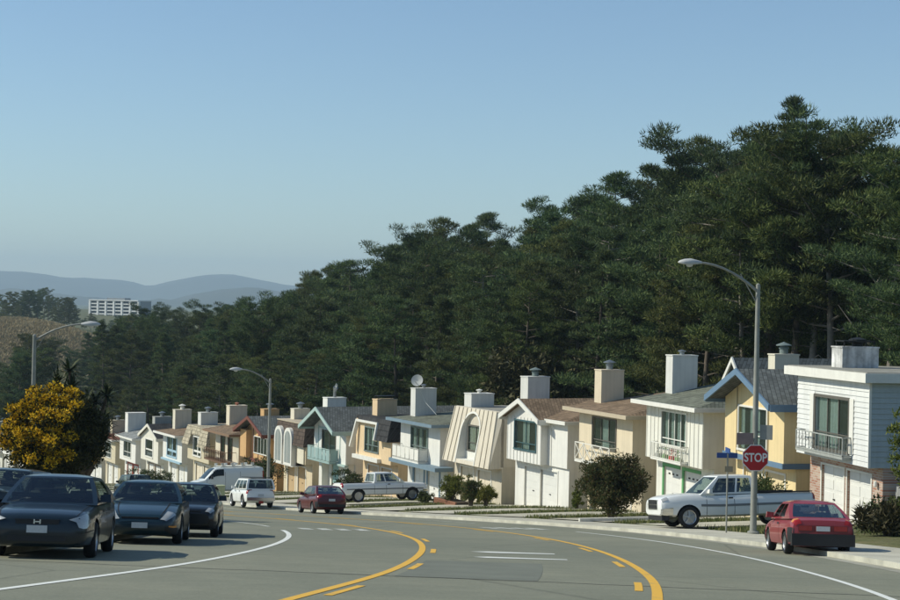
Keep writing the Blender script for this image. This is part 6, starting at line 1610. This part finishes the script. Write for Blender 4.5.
# the yellow-flowering tree and the spiky tree behind it
def flowering_tree(x, y):
    g = np.random.default_rng(31); t = thing('flowering_tree', 'round tree thick with yellow blossom on the near side of the street', 'tree', (x, y, gz(x, y)), 0)
    s = MB(); tips = []
    s.tube([(0, 0, -0.4), (0.03, 0, 0.7), (0.08, 0.02, 1.4)], [0.2, 0.16, 0.13], 8)
    for k in range(14):
        a = k * 2.4; L = 1.1 + 0.5 * g.random(); e = (L * math.cos(a) * 0.95, L * math.sin(a) * 0.95, 1.5 + 2.2 * g.random())
        s.tube([(0.05, 0, 1.2), (e[0] * 0.5, e[1] * 0.5, 1.2 + (e[2] - 1.2) * 0.6), e], [0.08, 0.05, 0.02], 5)
    s.build('trunk', M_bark, t)
    n = 360; d = g.normal(size=(n, 3)); d /= np.linalg.norm(d, axis=1)[:, None]
    rr = g.random((n, 1)) ** 0.33 * (1 + 0.12 * g.normal(size=(n, 1)))
    C = d * rr * [1.68, 1.6, 1.62] + [0, 0, 2.75]
    V, F = tufts(C, np.full(n, 0.36), 80, 0.12, 0.038, up=0.35, flat_=0.85, rng=g)
    link('crown', tri_mesh('crown', V, F, leaf_mat('blossom_tree_leaves', (0.016, 0.026, 0.008), (0.04, 0.05, 0.012), (0.09, 0.085, 0.018), 0.2)), t)
    keep = (d[:, 2] > -0.55) & (rr[:, 0] > 0.62) & (d[:, 0] < 0.55) & (g.random(n) < 0.95)
    C2 = C[keep] * [1.03, 1.03, 1.0] + [0, 0, 0.05]
    V, F = tufts(C2, np.full(len(C2), 0.31), 150, 0.075, 0.04, up=0.6, flat_=0.8, rng=g)
    link('blossom', tri_mesh('blossom', V, F, leaf_mat('yellow_blossom', (0.34, 0.2, 0.008), (0.62, 0.38, 0.012), (0.8, 0.55, 0.03), 0.2)), t)
flowering_tree(px_at(58, 57), 57)
def spiky_tree(x, y):
    g = np.random.default_rng(33); t = thing('spiky_tree', 'dark spiky-leaved tree standing behind the yellow-flowering tree', 'tree', (x, y, gz(x, y)), 0)
    s = MB(); V = []; F = []
    for k in range(16):
        a = k * 2.4 + 0.4; L = 0.5 + 1.25 * (k % 4) / 3 ; z = 3.2 + 2.1 * g.random() - 0.35 * (k % 4)
        e = np.array((L * math.cos(a), L * math.sin(a), z)); s.tube([(0, 0, -0.4 if k == 0 else 1.0), (e[0] * 0.5, e[1] * 0.5, z * 0.6), tuple(e)], [0.13, 0.09, 0.06], 6)
        for q in range(70):
            d = g.normal(size=3); d[2] = abs(d[2]) * 0.9 - 0.25; d /= np.linalg.norm(d); l = 0.55 + 0.35 * g.random()
            sd = np.cross(d, (0, 0, 1)); sd /= np.linalg.norm(sd) + 1e-6; w = 0.035; m = e + d * l * 0.55; tip = e + d * l - np.array((0, 0, 0.16 * l))
            o = len(V); V += [e - sd * w, e + sd * w, m + sd * w * 1.1, m - sd * w * 1.1, tip]; F += [(o, o + 1, o + 2), (o, o + 2, o + 3), (o + 3, o + 2, o + 4)]
    s.build('trunk', M_bark, t)
    link('crown', tri_mesh('crown', V, F, leaf_mat('spiky_leaves', (0.015, 0.026, 0.01), (0.035, 0.05, 0.016), (0.085, 0.09, 0.03), 0.15)), t)
spiky_tree(px_at(84, 59), 59)
# the olive-brown broadleaf among the conifers, and bare branching snag
def broadleaf(x, y, h, rx, label, lf, seed):
    g = np.random.default_rng(seed); t = thing('broadleaf_tree', label, 'tree', (x, y, gz(x, y)), 0)
    n = 330; d = g.normal(size=(n, 3)); d /= np.linalg.norm(d, axis=1)[:, None]; rr = g.random((n, 1)) ** 0.4 * (1 + 0.14 * g.normal(size=(n, 1)))
    C = d * rr * [rx, rx, h * 0.4] + [0, 0, h * 0.6]
    V, F = tufts(C, np.full(n, 0.85), 40, 0.36, 0.1, up=0.2, flat_=0.7, rng=g)
    link('crown', tri_mesh('crown', V, F, lf), t)
    s = MB(); s.tube([(0, 0, -0.5), (0.2, 0.1, h * 0.3), (0.1, 0, h * 0.7)], [0.35, 0.25, 0.1], 7)
    for k in range(9): a = k * 2.4; s.tube([(0.1, 0.05, h * 0.3), (rx * 0.4 * math.cos(a), rx * 0.4 * math.sin(a), h * 0.5), (rx * 0.8 * math.cos(a), rx * 0.8 * math.sin(a), h * 0.65)], [0.12, 0.08, 0.03], 5)
    s.build('trunk', M_bark, t)
p, n_ = roww(8.2)
broadleaf(p[0] + n_[0] * 16.5, p[1] + n_[1] * 16.5, 12.5, 4.3, 'olive-brown broad-crowned tree standing before the dark conifers', L_brn, 41)
def snag(x, y, h, label, seed):
    r_ = random.Random(seed); t = thing('dead_tree', label, 'tree', (x, y, gz(x, y)), 0); s = MB()
    s.tube([(0, 0, -0.5), (0.1, 0, h * 0.4), (0.4, 0.1, h * 0.75), (0.5, 0.1, h)], [0.3, 0.24, 0.14, 0.04], 7); s.build('trunk', M_bark_pale, t)
    b = MB()
    for k in range(16):
        z = h * r_.uniform(0.4, 0.95); L = r_.uniform(1.2, 3.6) * (1.3 - z / h * 0.6); a = r_.random() * 6.28; o = Vector((0.4 * z / h, 0.05, z)); d = Vector((math.cos(a), math.sin(a), r_.uniform(0.25, 0.8)))
        m = o + d * L * 0.5; e = o + d * L + Vector((0, 0, 0.3 * L)); b.tube([o, m, e], [0.09, 0.06, 0.015], 5)
        for q in range(2): b.tube([m, m + Vector((r_.uniform(-1, 1), r_.uniform(-1, 1), r_.uniform(0.2, 1))) * L * 0.4], [0.04, 0.012], 4)
    b.build('branches', M_bark_pale, t)
p, n_ = roww(3.2); snag(p[0] + n_[0] * 17.5, p[1] + n_[1] * 17.5, 14, 'pale forked snag with bare limbs behind the white gabled bay house', 51)
p, n_ = roww(0.4); snag(p[0] + n_[0] * 21 , p[1] + n_[1] * 21, 20, 'tall bleached dead tree with fanned bare limbs rising among the pines', 52)
# undergrowth at the wood's edge
for k, (i, d, s_) in enumerate([(0.2, 15.5, 61), (0.9, 17, 62), (1.8, 15.5, 63), (2.7, 15.5, 64), (3.7, 16, 65), (4.8, 15.5, 66), (5.9, 15.5, 67), (7.0, 16, 68), (9.4, 15.5, 69), (10.6, 15.5, 70), (11.9, 16, 71), (13.2, 16, 72), (14.6, 16, 73), (15.8, 16, 74)]):
    p, n_ = roww(i)
    bush('understory_shrub', 'leafy shrub at the edge of the wood behind the houses', p[0] + n_[0] * d, p[1] + n_[1] * d, 2.6, 5.2 + (k % 3), (L_hedge, L_lit, L_hedge, L_hedge)[k % 4], n=40, clumps=110, group='shrubs at the edge of the wood', length=0.32, width=0.08, seed=s_)
for k, (i, d) in enumerate([(-0.8, 24), (-0.3, 30), (0.5, 27), (1.2, 34), (2.1, 28)]):
    p, n_ = roww(max(i, 0.01)); y_ = p[1] + (7.6 * i if i < 0 else 0); x_ = p[0] + n_[0] * d
    bush('understory_shrub', 'leafy shrub under the tall pines on the slope', x_, y_ + n_[1] * d, 2.4, 4.5, (L_lit, L_hedge)[k % 2], n=40, clumps=100, group='shrubs under the tall pines', length=0.32, width=0.08, seed=80 + k)

# grass on the verges between the driveways, one mass of blades
V = []; F = []; g = np.random.default_rng(77)
for i in range(0, 15):
    th = heading(i); tx, ty = -math.sin(th), math.cos(th); nx_, ny_ = math.cos(th), math.sin(th)
    cnt = 2600 if i < 6 else 1100
    for q in range(cnt):
        a = 6.4 - 0.3 + 1.6 * g.random() + 0.15; o = g.random() ** 0.8 * 9.5
        x = near[i][0] + tx * a - nx_ * (0.4 + o) ; y = near[i][1] + ty * a - ny_ * (0.4 + o)
        V.append((x, y))
for (cx, cy, rx, ry, n) in ((10.0, 55.3, 2.4, 0.9, 1800), (7.9, 60.8, 1.5, 0.8, 900), (11.3, 58.0, 2.2, 1.0, 1200), (17.5, 54, 3, 2.5, 2500)):
    P = g.normal(size=(n, 2)) * 0.5 * [rx, ry] + [cx, cy]; V += [tuple(p) for p in P]
for q in range(6000):
    s = g.random(); y = 40 + 60 * s; k = int(np.abs(CL[:, 1] - y).argmin()); V.append(tuple(CL[k] + NR[k] * (-12.5 - 4 * g.random()) + g.normal(size=2) * 0.3))
P = np.array(V); O = offset(P[:, 0], P[:, 1]); P = P[(O > 11.05) | (O < -12.5)]
Z = land(P[:, 0], P[:, 1]); n = len(P)
h = 0.08 + 0.14 * g.random(n); a = g.random(n) * 6.28; wv = 0.03
b0 = np.stack([P[:, 0] - wv * np.cos(a), P[:, 1] - wv * np.sin(a), Z - 0.02], 1); b1 = np.stack([P[:, 0] + wv * np.cos(a), P[:, 1] + wv * np.sin(a), Z - 0.02], 1)
tp = np.stack([P[:, 0] + 0.06 * g.normal(size=n), P[:, 1] + 0.06 * g.normal(size=n), Z + h], 1)
VV = np.stack([b0, b1, tp], 1).reshape(-1, 3)
gr = link('grass', tri_mesh('grass', VV, np.arange(len(VV)).reshape(-1, 3), leaf_mat('verge_grass', (0.08, 0.1, 0.03), (0.14, 0.16, 0.05), (0.27, 0.24, 0.11), 0.35)))
tag(gr, 'patchy green and straw grass on the verges between driveways', 'grass', kind='stuff')
# planter walls and low kerbs in the front yards
pl = thing('brick_planter', 'low red brick planter under the yellow-green globe shrub', 'planter', (px_at(456, 95), 95, gz(px_at(456, 95), 95)), rad(-63))
for k in range(12):
    for c in range(3): MB().box(-1.4 + k * 0.235, -1.18 + k * 0.235, -0.5, -0.4, -0.02 + c * 0.12, 0.085 + c * 0.12).build('brick', mat('planter_brick', (0.26, 0.12, 0.07), 0.9, 0.3, 5), pl)
MB().box(-1.38, 1.4, -0.39, 0.5, -0.2, 0.3).build('soil', mat('soil', (0.08, 0.06, 0.04), 0.95, 0.3, 5), pl)
ec = thing('edging_kerb', 'white painted concrete edging along the driveway by the round bush', 'edging', (px_at(640, 68.5), 68.5, gz(px_at(640, 68.5), 68.5) + 0.02), rad(17))
MB().box(-2.6, 2.0, -0.08, 0.08, -0.1, 0.14).build('edging', mat('white_edging', (0.6, 0.58, 0.52), 0.8, 0.2, 2), ec)
for k in range(8):
    x_, y_ = 11.2 + 0.35 * k, 53.7 + 0.05 * k + rnd.uniform(-0.15, 0.15); rr = rnd.uniform(0.09, 0.16)
    ro = MB().lathe([(0, -rr * 0.5), (rr * 0.9, -rr * 0.3), (rr, rr * 0.2), (rr * 0.6, rr * 0.6), (0, rr * 0.7)], 7).build('border_rock', mat('pale_rock', (0.36, 0.33, 0.26), 0.9, 0.3, 4))
    ro.location = (x_, y_, gz(x_, y_) + rr * 0.3); ro.rotation_euler = (0.2, 0.1, k)
    tag(ro, 'pale rock edging the verge by the lamp post', 'rock', 'rocks edging the verge')

# ------------------------------------------------------------------ far things
def far_house(label, x, y, w, d, h, rz, wm, rm, zb=None):
    t = thing('hillside_house', label, 'house', (x, y, gz(x, y) if zb is None else zb), rz)
    MB().box(-w / 2, w / 2, -d / 2, d / 2, -4, h).build('wall', wm, t)
    MB().prism_x([(-d / 2 - 0.5, h - 0.1), (d / 2 + 0.5, h - 0.1), (0, h + 1.5)], -w / 2 - 0.4, w / 2 + 0.4).build('roof', rm, t)
    for k in range(3):
        for q in range(2):
            o = MB().box(-w / 2 + w * (k + 0.3) / 3, -w / 2 + w * (k + 0.75) / 3, -d / 2 - 0.04, -d / 2 - 0.002, 0.9 + q * 2.8, 2.2 + q * 2.8).build('window', M_white, t)
            MB().box(-w / 2 + w * (k + 0.33) / 3, -w / 2 + w * (k + 0.72) / 3, -d / 2 - 0.055, -d / 2 - 0.042, 1.0 + q * 2.8, 2.1 + q * 2.8).build('pane', M_cglass, o)
HZ = lambda px, py, y: (305.4 - (py - 0.0209 * (px - 450))) / 1590 * y
for (px, py, y, w, lab, wm, rm) in ((872, 262, 150, 9, 'cream house with grey roof high on the slope behind the pines', wall_paint('warm_cream', (0.70, 0.62, 0.47)), R_grey), (815, 270, 165, 8, 'pale blue-grey house half hidden behind the tall pines', wall_paint('grey_blue_wall', (0.5, 0.55, 0.56)), R_dark),
        (678, 300, 170, 8, 'pink-walled house glimpsed low between the pine trunks', wall_paint('pink_wall', (0.62, 0.42, 0.34)), R_brown), (580, 320, 175, 7, 'buff house glimpsed through the trees above the white chimneys', wall_paint('cream', (0.68, 0.58, 0.42)), R_brown)):
    far_house(lab, px_at(px, y), y, w, 7, 5.6, rad(12), wm, rm, HZ(px, py, y) - 6.2)

# white slab block on the far rise
by = 1500; bx0 = px_at(84, by); t = thing('apartment_block', 'long white slab apartment block on the far rise across the valley', 'building', (px_at(115, by), by, HZ(115, 314, by)), rad(-32))
t.scale = (1.15, 1.15, 1)
M_slab = wall_paint('far_white', (0.74, 0.73, 0.7)); M_shade = mat('far_grey', (0.2, 0.22, 0.23), 0.7)
MB().box(-27, 27, 0.0, 14, -14, 12.4).build('wall', M_shade, t)
for k in range(7):
    xk = -27 + k * 9
    MB().box(xk - 0.9, xk + 0.9, -1.6, -0.01, -14, 12.4).build('pier', M_slab, t)
for f_ in range(4):
    MB().box(-26.9, 26.9, -1.2, -0.012, -0.6 + f_ * 3.2, 0.4 + f_ * 3.2).build('floor_band', M_slab, t)
    for k in range(6): MB().box(-27 + k * 9 + 1.4, -27 + k * 9 + 7.6, -0.3, -0.02, 0.6 + f_ * 3.2, 2.3 + f_ * 3.2).build('window', M_cglass, t)
MB().box(-27.5, 27.5, -2, 14.5, 12.41, 13.3).build('roof', M_slab, t); MB().box(-12, 8, 3, 10, 13.31, 15.2).build('penthouse', M_shade, t)
far_house('single white house on the slope beyond the valley wood', px_at(122, 470), 470, 8, 7, 5, 0.3, M_slab, R_grey, HZ(122, 332, 470) - 6)

# dry grass knoll cover: a paler sheet of straw-coloured grass lying on the knoll
g = np.random.default_rng(91); n = 26000
P = np.stack([px_at(28, 545) + g.normal(size=n) * 24, 515 + g.normal(size=n) * 26], 1); Z = land(P[:, 0], P[:, 1])
a = g.random(n) * 6.28; hh = 0.35 + 0.5 * g.random(n)
b0 = np.stack([P[:, 0] - 0.28 * np.cos(a), P[:, 1] - 0.28 * np.sin(a), Z - 0.2], 1); b1 = np.stack([P[:, 0] + 0.28 * np.cos(a), P[:, 1] + 0.28 * np.sin(a), Z - 0.2], 1); tp = np.stack([P[:, 0] + g.normal(size=n) * 0.4, P[:, 1], Z + hh], 1)
VV = np.stack([b0, b1, tp], 1).reshape(-1, 3)
kn = link('dry_grass', tri_mesh('dry_grass', VV, np.arange(len(VV)).reshape(-1, 3), leaf_mat('straw_grass', (0.32, 0.26, 0.13), (0.44, 0.36, 0.19), (0.52, 0.44, 0.25), 0.2)))
tag(kn, 'straw-coloured dry grass covering the far knoll', 'grass', kind='stuff')

# hills across the bay
def ridge(name, y, pts, depth, m, seed):
    g = np.random.default_rng(seed); xs = np.linspace(-0.62, 0.62, 160); V = []; nyy = 9
    ph = g.random(8) * 6.28
    for u in xs:
        px = 450 + 1590 * u; top = HZ(px, float(np.interp(px, [a for a, b in pts], [b for a, b in pts])), y)
        top += sum(math.sin(u * f * 40 + ph[k]) * 12 / f for k, f in enumerate((1, 2, 3.3, 5, 8, 13, 23, 37)))
        for k in range(nyy):
            q = k / (nyy - 1); V.append((u * y * (1 + 0.15 * (q - 0.5)), y + depth * (q - 0.5), -70 + (top + 70) * math.sin(math.pi * q) ** 0.8 + 6 * math.sin(u * 90 + k * 2)))
    n = len(xs); F = [(i * nyy + k, (i + 1) * nyy + k, (i + 1) * nyy + k + 1, i * nyy + k + 1) for i in range(n - 1) for k in range(nyy - 1)]
    o = link(name, tri_mesh(name, V, F, m, True)); tag(o, kind='structure')
M_hill = mat('hill_scrub', (0.06, 0.065, 0.04), 0.95, 0.4, 0.004, 0, 0)
ridge('hills', 10300, [(-900, 290), (-200, 280), (0, 272), (40, 274), (90, 278), (130, 279), (150, 284), (170, 281), (215, 276), (250, 279), (300, 286), (420, 292), (900, 300), (1600, 310)], 2600, M_hill, 3)
ridge('hills', 6400, [(-900, 300), (0, 293), (60, 296), (120, 298), (170, 299), (200, 291), (240, 289), (300, 296), (900, 316), (1600, 322)], 900, M_hill, 4)

# ------------------------------------------------------------------ sea air
hz = bpy.data.materials.new('sea_haze'); hz.use_nodes = True
n = hz.node_tree.nodes; n.remove(n['Principled BSDF'])
pv = n.new('ShaderNodeVolumePrincipled'); pv.inputs['Color'].default_value = (0.66, 0.86, 1.0, 1); pv.inputs['Density'].default_value = 1.35e-4; pv.inputs['Anisotropy'].default_value = 0.0
hz.node_tree.links.new(pv.outputs[0], n['Material Output'].inputs['Volume'])
zmin = float(GZ.min()) - 75
ho = MB().box(gx[0] - 60, gx[-1] + 60, gy[0] - 60, gy[-1] + 60, zmin, 330).build('haze', hz)
tag(ho, 'thin blue sea haze filling the air over the valley', 'haze', kind='stuff')
